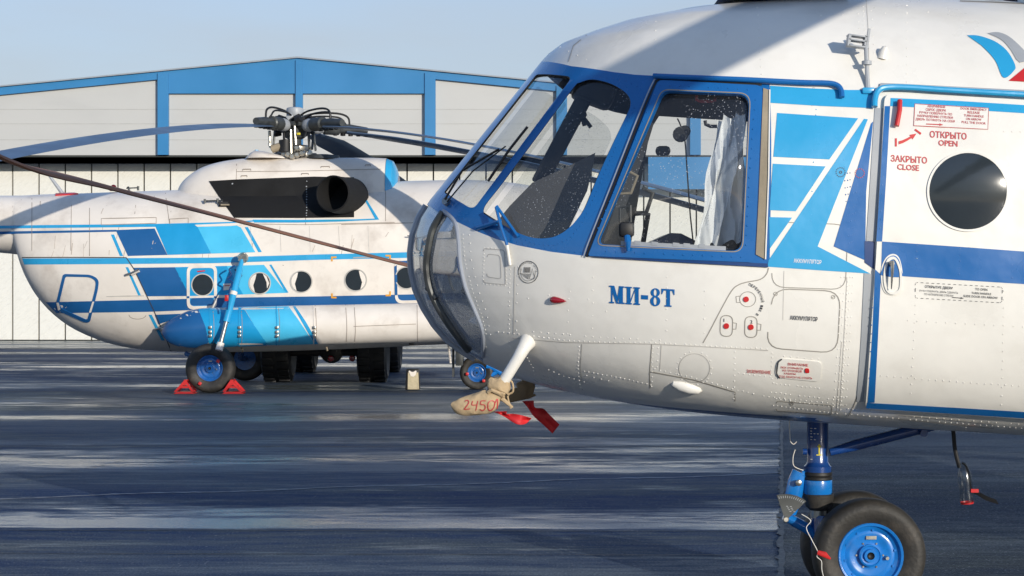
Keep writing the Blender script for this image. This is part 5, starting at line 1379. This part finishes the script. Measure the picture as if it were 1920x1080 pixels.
for u in (393, 448, 518, 588):
    t = Part(); t.stroke(TS, [(u, 578 - (u - 400) * .023), (u + 1, 600), (u + 1.5, 620), (u, 649 - (u - 400) * .02)], 2.0, 'light_blue' if u < 560 else 'white_far', .012, step=5)
    for dv in (-6, 2, 9):
        h_, n_ = TS.hit(u + 1.5, 620 + dv); t.box(h_ + n_ * .015, (.05, .04, .05), 'metal', None, .008)
    t.build('tank_strap', tk_o)
# undercarriage: near main leg
FW = Vector((P(395, 695, 27.6).x, 27.6, 0.405))
wheel(FW, -1, .40, fheli, w=.28, rimr=.205, rim='wheel_blue')
for (u, v) in ((409, 677), (375, 719)):
    t = Part(); t.box(P(u, v, 27.44), (.05, .05, .05), 'red', Matrix.Rotation(.5, 3, 'Y'), .008); t.build('wheel_tag', fheli)
t = Part(); A = P(454, 487, 27.72); Bq = P(411, 655, 27.28); mdp = A.lerp(Bq, .70)
t.tube([A, A.lerp(Bq, .08), A.lerp(Bq, .1), mdp], [.035, .04, .054, .056], 'light_blue', 14); t.tube([mdp, Bq], .036, 'metal', 12); t.tube([A.lerp(Bq, .36), A.lerp(Bq, .40)], .06, 'white_far', 14); t.tube([A.lerp(Bq, .93), Bq + (Bq - A) * .01], .06, 'white_far', 12)
t.tube([A + Vector((.01, 0, .02)), A + Vector((.02, .3, .05))], .05, 'metal', 10); t.lathe([(0, -.05), (.07, -.05), (.09, 0), (.07, .05)], A + Vector((0.01, .02, .03)), (0, 1, 0), 'metal', 12); t.box(A + Vector((.02, .04, .06)), (.07, .1, .12), 'metal', None, .02)
t.tube(cr([P(440, 498, 27.65), P(430, 505, 27.6), P(434, 515, 27.6), P(427, 523, 27.6), P(436, 530, 27.6), P(430, 545, 27.5), P(426, 580, 27.3)], 4), .014, 'navy', 6); t.tube(cr([P(447, 520, 27.9), P(453, 516, 27.9), P(440, 505, 27.9)], 4), .014, 'navy', 6)
t.box(P(425, 559, 27.4), (.06, .05, .1), 'red', None, .01); t.build('main_gear_leg', fheli)
t = Part(); t.tube([FW + Vector((.02, .06, 0)), FW + Vector((.05, .3, .02)), Vector((fx(410), 28.6, .75))], .05, 'navy', 10); t.tube([FW + Vector((0, .2, .05)), Vector((P(345, 663, 28.2).x, 28.4, P(345, 663, 28.4).z))], .04, 'deep_blue', 10); t.tube([P(415, 667, 27.5), P(428, 668, 27.6)], .03, 'yellow', 8); t.build('main_gear_axle', fheli)
FW2 = Vector((FW.x, 31.2, .405)); wheel(FW2, 1, .40, fheli, w=.28, rimr=.205, rim='wheel_blue', detail=False)
t = Part(); t.tube([FW2, Vector((FW.x + .05, 30.4, .45)), Vector((FW.x + .1, 29.9, .8))], .05, 'navy', 10); t.tube([FW2 + Vector((.1, -.05, .4)), Vector((fx(454), 30.4, fz(480)))], .06, 'light_blue', 10); t.build('main_gear_leg', fheli)
# nose leg
NW = Vector((P(894, 706, 28.55).x, 28.55, .285))
wheel(NW, -1, .283, fheli, w=.19, rimr=.15, rim='wheel_blue'); wheel(NW + Vector((0, .4, 0)), 1, .283, fheli, w=.19, rimr=.15, rim='wheel_blue', detail=False)
for (u, v) in ((876, 701), (907, 714)):
    t = Part(); t.box(P(u, v, 28.42), (.05, .05, .05), 'red', None, .012); t.build('wheel_tag', fheli)
t = Part(); t.tube([NW + Vector((0, .05, 0)), NW + Vector((0, .35, 0))], .05, 'gear_blue', 10); t.tube([NW + Vector((.0, .2, 0)), NW + Vector((.25, .2, .18)), Vector((NW.x + .28, 28.75, fz(642)))], .055, 'gear_blue', 12)
t.tube([P(912, 686, 28.5), P(925, 690, 28.5), P(940, 700, 28.5)], .05, 'gear_blue', 10); t.tube([P(918, 705, 28.5), P(945, 690, 28.5)], .04, 'gear_blue', 10); t.build('nose_gear_leg', fheli)
t = Part(); t.box(P(862, 664, 28.5), (.12, .6, .36), 'dark_grey', None, .01); t.box(P(850, 678, 28.6), (.03, .3, .5), 'dark_grey'); t.box(P(868, 660, 28.3), (.08, .03, .1), 'red'); t.box(P(880, 650, 28.5), (.4, .5, .1), 'black'); t.build('boarding_step', fheli)
t = Part(); 
for k in range(12): t.lathe([(0, -.014), (.02, -.008), (.02, .008), (0, .014)], P(841 + k * .35, 647 + k * 3, 28.2), (0, 0, 1), 'white_far', 8)
t.tube([P(838, 640, 28.3), P(841, 648, 28.2)], .02, 'dark_grey', 6); t.build('grounding_chain', fheli)
t = Part(); t.tube([P(612, 650, 28), P(614, 658, 28)], .016, 'seal', 6); t.build('drain', fheli)
t = Part(); t.tube([P(453, 652, 28), P(456, 660, 28)], .016, 'seal', 6); t.build('drain', fheli)
t = Part(); t.box(P(772, 643, 27.9), (.09, .1, .07), 'black', None, .01); t.build('drain', fheli)

# rotor head
HB = Vector((fx(553), FY, fz(240)))
hz_ = lambda v: fz(v)
t = Part()
t.lathe([(.16, fz(298)), (.17, fz(290)), (.12, fz(286)), (.11, fz(262)), (.17, fz(258)), (.20, fz(250)), (.21, fz(232)), (.17, fz(228)), (.15, fz(224)), (0, fz(224))], (HB.x, FY, 0), (0, 0, 1), 'dark_grey', 24)
t.lathe([(.26, fz(285)), (.27, fz(281)), (.27, fz(276)), (.22, fz(273)), (.12, fz(272))], (HB.x + .02, FY, 0), (0, 0, 1), 'metal', 24)
hub_o = t.build('rotor_hub', fheli)
t = Part(); t.lathe([(.125, fz(221)), (.145, fz(218)), (.15, fz(208)), (.14, fz(203)), (.10, fz(201.5)), (0, fz(201))], (HB.x + .0, FY, 0), (0, 0, 1), 'grey', 24); t.build('hub_cap', hub_o)
ARMS = [248, 314, 24, 76, 166]; BL = [248, 314, 24]
for a in ARMS:
    t = Part(); d = Vector((math.cos(R(a)), math.sin(R(a)), 0)); sd_ = Vector((-d.y, d.x, 0)); z = Vector((0, 0, 1)); c0 = HB + Vector((0, 0, .02)); full = a in BL
    t.tube([c0 + d * .12, c0 + d * .34], .10, 'dark_grey', 12); 
    if full:
        t.tube([c0 + d * .32, c0 + d * .40, c0 + d * .5], [.10, .115, .09], 'grey', 14); t.tube([c0 + d * .5, c0 + d * .52, c0 + d * .78, c0 + d * .80], [.09, .115, .115, .09], 'dark_grey', 16); t.tube([c0 + d * .80, c0 + d * 1.0, c0 + d * 1.3 + z * -.02], [.08, .08, .06], 'dark_grey', 12)
        t.tube(cr([c0 + d * .1 + z * .16, c0 + d * .35 + z * .24, c0 + d * .75 + z * .26, c0 + d * .95 + z * .2, c0 + d * .98 + z * .05], 5), .018, 'black', 8)
        t.tube(cr([c0 + d * .2 + z * .14 + sd_ * .08, c0 + d * .4 + z * .2 + sd_ * .08, c0 + d * .8 + z * .2 + sd_ * .08, c0 + d * .92 + z * .1 + sd_ * .06, c0 + d * .94 + z * .02], 5), .016, 'black', 8)
        for k in range(5): t.box(c0 + d * (.72 + .14 * k) + z * -.10, (.07, .07, .05), 'black', Matrix.Rotation(k, 3, 'Z'), .01)
    t.tube([c0 + d * .30 + sd_ * .16 + z * -.02, c0 + d * .32 + sd_ * .2 + z * -.42], .02, 'metal' if a in (248, 314) else 'dark_grey', 8)
    t.tube([c0 + d * .30 + sd_ * .16 + z * .02, c0 + d * .28 + sd_ * -.16 + z * .03], .045, 'dark_grey', 10)
    t.lathe([(0, -.06), (.06, -.05), (.06, .05), (0, .06)], c0 + d * .24 + sd_ * .2 + z * .1, sd_ + z * .4, 'black', 10)
    t.tube([c0 + d * .1 + z * .1, c0 + d * .22 + sd_ * .2 + z * .15], .05, 'black', 8)
    t.box(c0 + d * .3 + z * -.5, (.18, .12, .12), 'metal' if a in (248, 314) else 'dark_grey', Matrix.Rotation(R(a), 3, 'Z'), .03)
    t.lathe([(0, -.09), (.05, -.08), (.05, .08), (0, .09)], c0 + d * .22 + z * -.46 + sd_ * .1, d, 'metal', 10)
    t.build('hub_arm', hub_o)
t = Part(); t.tube(cr([P(505, 245, 29), P(506, 262, 29), P(507, 275, 29), P(520, 276, 28.9), P(528, 270, 28.9)], 4), .026, 'metal', 8); t.lathe([(0, -.1), (.07, -.08), (.07, .08), (0, .1)], P(518, 277, 28.9), (1, 0, .3), 'seal', 12); t.lathe([(0, -.12), (.11, -.1), (.11, .1), (0, .12)], P(535, 274, 28.9), (0, 0, 1), 'black', 12)
t.tube([P(532, 240, 29), P(533, 268, 28.9)], .022, 'black', 8); t.tube([P(545, 243, 28.8), P(546, 288, 28.8)], .024, 'metal', 8); t.tube([P(588, 248, 29), P(585, 280, 28.9)], .022, 'dark_grey', 8); t.tube([P(578, 240, 29), P(580, 278, 28.9)], .022, 'dark_grey', 8)
for u, v in ((540, 289), (556, 277), (557, 290), (566, 287), (548, 293)): t.lathe([(0, -.05), (.05, -.05), (.055, 0), (.03, .04), (0, .04)], P(u, v, 28.75), (0, -1, 0), 'metal', 12)
for i in range(26):
    a = random.uniform(0, 6.28); r_ = random.uniform(.12, .36); t.box(HB + Vector((r_ * math.cos(a), r_ * math.sin(a), random.uniform(-.12, .18))), (random.uniform(.04, .12), random.uniform(.04, .1), random.uniform(.04, .12)), random.choice(['black', 'dark_grey', 'dark_grey', 'grey']), Matrix.Rotation(random.uniform(0, 3), 3, 'X') @ Matrix.Rotation(random.uniform(0, 3), 3, 'Z'), .012)
t.box(P(560, 251, 28.8), (.06, .05, .04), 'yellow', None, .01)
t.build('swashplate', hub_o)
for a, dr_, pt_ in ((248, 1.67, -7), (314, 2.0, -3), (24, 1.9, -2), (76, 1.67, -10)): blade(HB, R(a), .9, 10.65, .52, dr_, 'blade', fheli, pitch=R(pt_), ppow=1.5, thick=.04)

# ================================================================== smaller things round it
def chock(c, s_):
    t = Part(); x = c.x
    t.prism([(x - .17, c.z), (x + .17, c.z), (x + .12 , c.z + .03), (x - .12, c.z + .03)], c.y - .14, c.y + .14, 'red')
    for yy in (-.14, .11):
        t.prism([(x - .165, c.z + .03), (x - .12, c.z + .03), (x - s_ * .02 + .02, c.z + .19), (x - s_ * .02, c.z + .225), (x - s_ * .02 - .03, c.z + .2)], c.y + yy, c.y + yy + .03, 'red')
        t.prism([(x + .165, c.z + .03), (x + .12, c.z + .03), (x - s_ * .02 - .0, c.z + .17), (x - s_ * .02 + .005, c.z + .225)], c.y + yy + .002, c.y + yy + .028, 'red')
    t.prism([(x - .07, c.z + .09), (x + .07, c.z + .09), (x + .06, c.z + .12), (x - .06, c.z + .12)], c.y - .13, c.y + .13, 'red')
    t.box(c + Vector((-s_ * .02, 0, .21)), (.05, .26, .025), 'red')
    o = t.build('wheel_chock', None, recalc=True); return o
for u, s_, lb in ((348, -1, 'red triangular wheel chock on the tail side of the main wheel of the helicopter behind'), (439, 1, 'red triangular wheel chock on the nose side of the main wheel of the helicopter behind')):
    tag(chock(Vector((P(u, 738, 27.5).x, 27.5, 0.004)), s_), lb, 'wheel chock', 'red wheel chocks by the main wheel')
t = Part(); c = P(773, 732, 28.3)
bx = Vector((c.x, 28.35, 0.005))
t.box(bx + Vector((0, .1, .175)), (.24, .3, .34), 'black', None, .012, .86)
M['stand'] = make_mat('worn_beige_paint', (0.48, 0.41, 0.27), 0.7, var=0.2, vscale=9, dirt=(0.2, .16, .1), dirt_amt=.7, dscale=10)
t.prism([(bx.x - .075, .02), (bx.x + .115, .02), (bx.x + .10, .30), (bx.x - .07, .30)], bx.y - .075, bx.y - .06, 'stand'); sbx = Surf([t.bm])
t.prism([(bx.x + p_, .25 + q_) for p_, q_ in ((-.06, .07), (-.045, .085), (-.01, .06), (.02, .06), (.06, .085), (.075, .07), (.055, .005), (.02, -.02), (-.02, -.01))], bx.y - .082, bx.y - .076, 'white_far')
o = t.build('weight_block', None, recalc=True); tag(o, 'small black block with worn beige face standing on the apron near the nose wheel', 'weight block')

# truck behind, seen head-on beneath the helicopter
tr = thing('truck', (P(612, 0, 31).x, 33, 0), 'dark truck parked behind the helicopter, only its big black wheels showing beneath the belly', 'truck')
xc = P(608, 0, 30.7).x; tw = 1.72 / 2
for sx_ in (-1, 1):
    for yy in (31.0, 34.6):
        t = Part(); r_ = .545; hw = .27; c = Vector((xc + sx_ * tw, yy, r_))
        t.lathe([(.3, hw * .7), (r_ * .82, hw), (r_ * .97, hw * .86), (r_, hw * .6), (r_, -hw * .6), (r_ * .97, -hw * .86), (r_ * .82, -hw), (.3, -hw * .7), (.1, -hw * .5), (0, -hw * .5)], c, (1, 0, 0), 'black', 40)
        for k in range(22):
            a = 2 * math.pi * k / 22
            for s2 in (-1, 1): t.box(c + Vector((s2 * hw * .5, math.cos(a + s2 * .07) * r_, math.sin(a + s2 * .07) * r_)), (hw * .75, .07, .05), 'black', Matrix.Rotation(a + s2 * .07 - math.pi / 2, 3, 'X'), .008)
        t.build('wheel', tr)
t = Part(); t.tube([Vector((xc - tw, 31, .55)), Vector((xc + tw, 31, .55))], .09, 'black', 10); t.lathe([(0, -.2), (.2, -.1), (.22, 0), (.2, .1), (0, .2)], Vector((xc + .1, 31, .55)), (0, 1, 0), 'black', 14)
t.box((xc, 33.5, .9), (1.0, 6.0, .2), 'black'); t.box((xc, 30.75, .82), (2.2, .12, .3), 'black', None, .02); t.tube([Vector((xc - tw, 34.6, .55)), Vector((xc + tw, 34.6, .55))], .09, 'black', 10); t.build('chassis', tr)
t = Part(); t.box((xc, 31.6, 1.75), (2.2, 1.8, 1.6), 'black', None, .08); t.build('cab', tr)
t = Part(); t.prism([(xc - .95, 1.75), (xc + .95, 1.75), (xc + .88, 2.4), (xc - .88, 2.4)], 30.67, 30.69, 'dark_glass'); t.build('windscreen', tr, recalc=True)
t = Part(); t.box((xc, 35.0, 1.9), (2.2, 4.4, 1.7), 'black', None, .1); t.build('tank_body', tr)
for u in (620, 660):
    t = Part(); t.lathe([(0, 0), (.05, .01), (.06, .05)], P(u, 672, 30.65), (0, 1, 0), 'red_lens', 12); t.build('tail_lamp', tr)

# ================================================================== rotor of a third helicopter reaching in from the left
rt = thing('helicopter', (-6.0, 10.4, 0), 'third helicopter beyond the left edge, its brown rotor blade drooping across the picture', 'helicopter')
pa = P(-30, 283, 13.6); pbb = P(400, 401, 17.3); pc = P(770, 498, 22.0); pd = P(880, 520, 23.6)
root = Vector((-6.0, 10.4, 3.95))
t = Part(); line = cr([root, root.lerp(pa, .5) + Vector((0, 0, .12)), pa, P(180, 344, 15.2), pbb, P(600, 454, 19.6), pc, pd], 6); rows = []
for i, c in enumerate(line):
    d = (line[min(i + 1, len(line) - 1)] - line[max(i - 1, 0)]).normalized(); s_ = Vector((-d.y, d.x, 0)).normalized(); k = .45 if i > 6 else .25
    rows.append([c + s_ * (x * k) + Vector((0, 0, y * .016 * (1.5 - .75 * i / len(line)) + x * k * .31)) for x, y in ((-.5, -.2), (-.46, .7), (-.3, 1), (0, .8), (.5, .1), (.5, -.1), (0, -.8), (-.3, -1), (-.46, -.8))])
V = t.grid(rows, 'blade_brown', cu=True); t.face(V[0], 'blade_brown', False); t.face(V[-1][::-1], 'blade_brown', False)
t.build('rotor_blade', rt, recalc=True)
t = Part(); t.lathe([(.25, 0), (.25, .05), (.14, .08), (.14, 3.6), (.3, 3.7), (.32, 4.1), (.15, 4.15), (0, 4.3)], (root.x, root.y, 0), (0, 0, 1), 'dark_grey', 18); t.build('mast', rt)
# its body stands just outside the picture on the left and is mirrored in the near nose glass
rot = Matrix.Rotation(R(-90), 4, 'Z') @ Matrix.Diagonal((1, -1, 1, 1))
shift = Matrix.Translation(Vector((NHUB.x - heli.location.x, 0, 0)) * -1)
for ch in list(heli.children):
    if ch.name.split('.')[0] in ('fuselage', 'windscreen_frame', 'sliding_door', 'engine_cowl', 'tyre', 'strut', 'main_gear', 'bulkhead'):
        cpy = ch.copy(); COL.objects.link(cpy); cpy.parent = rt; cpy.matrix_local = rot @ shift @ ch.matrix_local
        for sub in ch.children:
            if sub.name.split('.')[0] in ('porthole', 'rim', 'pane'):
                sc = sub.copy(); COL.objects.link(sc); sc.parent = cpy

# ================================================================== canvas covers on the pitot tubes
def cover(name, b, dark, label, mirror):
    m_ = 'cloth_shade' if dark else 'cloth'
    t = Part(); Yb = b.y
    def Q(u, v): return P(u, v, Yb) if not dark else P(u, v, Yb)
    if not dark:
        spine = [(947, 709), (941, 720), (934, 728), (930, 739), (918, 750), (897, 757), (876, 761), (858, 761), (846, 757)]
        rad = [9, 19, 23, 13, 22, 21, 18.5, 14, 3]
    else:
        spine = [(990, 712), (988, 722), (982, 732), (975, 738), (960, 742), (945, 744), (930, 745)]
        rad = [9, 16, 18, 13, 12, 10, 4]
    sp = cr([(a, b_, r_) for (a, b_), r_ in zip(spine, rad)], 5)
    rows = []; n = 28
    pts = [Q(p.x, p.y) for p in sp]; rr = [p.z / F * Yb for p in sp]
    for i, c in enumerate(pts):
        d = (pts[min(i + 1, len(pts) - 1)] - pts[max(i - 1, 0)]).normalized(); nx = Vector((0, 1, 0)); ny = d.cross(nx).normalized()
        row = []
        for k in range(n):
            a = 2 * math.pi * k / n; wk = max(.35, 1 - i / 26.0); wob = 1 + wk * (.09 * math.sin(a * 5 + i * .55) + .05 * math.sin(a * 9 - i * .9))
            row.append(c + (nx * math.cos(a) * .75 + ny * math.sin(a)) * rr[i] * wob)
        rows.append(row)
    V = t.grid(rows, m_, cu=True); t.face(V[0], m_); t.face(V[-1], m_)
    bmesh.ops.recalc_face_normals(t.bm, faces=t.bm.faces[:])
    sf = Surf([t.bm])
    o = t.build(name, None); tag(o, label, 'pitot cover', 'canvas pitot covers under the nose')
    c = Part()
    if not dark:
        c.tube([sf.hit(u, v)[0] + Vector((0, -.006, 0)) for u, v in ((915, 736), (922, 731), (931, 735), (940, 739), (946, 738))], .010, 'cloth', 6)
        c.tube([sf.hit(u, v, (930, 740))[0] + Vector((0, -.008, 0)) for u, v in ((941, 736), (950, 746), (956, 756))] + [Q(961, 764)], [.008, .012, .012, .006], 'cloth', 6)
        c.tube([Q(920, 727), Q(914, 728), Q(913, 733), Q(920, 734)], .008, 'grey', 6)
        c.tube(cr([Q(948, 712), Q(960, 716), Q(962, 734), Q(952, 742), Q(958, 766)], 5), [.005] * 21, 'cloth', 6)
    else:
        c.tube([Q(966, 728), Q(972, 744), Q(990, 746), Q(1004, 740)], .008, 'cloth_shade', 6)
    c.build('cord', o)
    if not dark:
        w = Part()
        for st in ([(872, 752), (877, 750), (880, 754), (873, 763), (871, 766), (882, 765)], [(888, 751), (886, 758), (896, 758)], [(898, 751), (894, 768)], [(914, 751), (905, 751), (904, 757), (911, 758), (913, 763), (908, 768), (902, 766)], [(925, 750), (919, 754), (918, 764), (923, 768), (930, 762), (931, 753), (925, 750)], [(932, 755), (937, 747), (936, 766)]):
            w.stroke(sf, [(872 + (p.x - 872) * .93, p.y + 1) for p in cr(st, 4)], 1.7, 'red_text', .004, step=3)
        w.build('lettering', o)
    r = Part()
    if not dark: L_, R_ = [(926, 772), (945, 781), (968, 795), (985, 795), (996, 785)], [(951, 771), (950, 776), (962, 776), (980, 779), (997, 784)]
    else: L_, R_ = [(979, 752), (990, 765), (1000, 780), (1018, 796), (1036, 813)], [(1001, 751), (1003, 764), (1018, 766), (1030, 777), (1049, 796)]
    L_, R_ = cr(L_, 4), cr(R_, 4); rows = []
    for i, (a, b_) in enumerate(zip(L_, R_)):
        off = .02 * math.sin(i * .55); rows.append([P(a.x, a.y, Yb + off), P((a.x + b_.x) / 2, (a.y + b_.y) / 2, Yb + off + .012), P(b_.x, b_.y, Yb - off * .6)])
    r.grid(rows, 'ribbon'); ro = r.build('ribbon', o)
    md = ro.modifiers.new('thickness', 'SOLIDIFY'); md.thickness = .0015
cover('pitot_cover', pb, False, 'beige canvas cover lettered in red, tied on the white pitot tube with a red ribbon', False)
cover('pitot_cover', Vector((0, NY + .45, 0)), True, 'beige canvas cover painted in a shaded tone, with a dark red ribbon, hanging behind the lettered one', True)

# hose with a clear bottle hanging under the belly, and the safety cord on the nose leg
hs = thing('drain_hose', P(1788, 800, 9.1), 'black hose ending in a clear plastic bottle hung under the belly', 'drain hose')
t = Part(); t.tube(cr([P(1786, 795, 9.1), P(1788, 815, 9.1), P(1791, 845, 9.1), P(1799, 877, 9.1)], 5), .011, 'black', 8); t.tube(cr([P(1804, 868, 9.1), P(1812, 876, 9.08), P(1818, 900, 9.06), P(1822, 920, 9.06)], 5), .005, 'black', 6); t.build('hose', hs)
t = Part(); t.lathe([(.012, .06), (.02, .04), (.036, .0), (.038, -.06), (.034, -.09), (.038, -.12), (.036, -.155), (0, -.16)], P(1808, 888, 9.08), (-.10, 0, 1), 'plastic', 18); t.lathe([(0, -.163), (.034, -.161), (.036, -.15)], P(1808, 888, 9.08), (-.10, 0, 1), 'red', 14); t.build('bottle', hs)
t = Part(); rows = []
for a, b_ in zip(cr([(1818, 919), (1834, 922), (1850, 930), (1868, 937)], 3), cr([(1822, 925), (1832, 928), (1848, 938), (1873, 946)], 3)): rows.append([P(a.x, a.y, 9.06), P(b_.x, b_.y, 9.07)])
t.grid(rows, 'black'); t.box(P(1827, 920, 9.05), (.04, .02, .018), 'ribbon'); t.build('ribbon', hs)
cd = thing('safety_cord', P(1483, 780, 9.1), 'thin white safety cord with a small red tag hanging beside the nose leg', 'cord')
t = Part(); c1 = cr([P(1460, 744, 8.75), P(1474, 758, 8.95), P(1484, 770, 9.1), P(1480, 790, 9.12), P(1482, 828, 9.12)], 6)
t.tube(c1, .0022, 'white', 6); t.tube(cr([P(1482, 828, 9.12), P(1488, 833, 9.12), P(1494, 828, 9.12)], 4), .002, 'white', 6)
t.build('string', cd); t = Part(); t.tube(cr([P(1491, 843, 9.15), P(1487, 858, 9.15), P(1489, 874, 9.15), P(1506, 882, 9.18)], 6), .0022, 'white', 6)
t.build('string', cd); t = Part(); t.tube(cr([P(1503, 964, 8.96), P(1520, 976, 8.95), P(1512, 990, 8.95), P(1522, 1012, 8.94), P(1533, 1034, 8.94), P(1532, 1044, 8.94), P(1540, 1052, 8.94), P(1541, 1068, 8.94), P(1545, 1085, 8.94)], 6), .0022, 'white', 6); t.build('string', cd)
t = Part(); t.tube([P(1533, 1036, 8.93), P(1546, 1040, 8.92), P(1557, 1048, 8.93)], [.012, .016, .005], 'red', 8, flat=(.5, 1)); t.build('tag', cd)
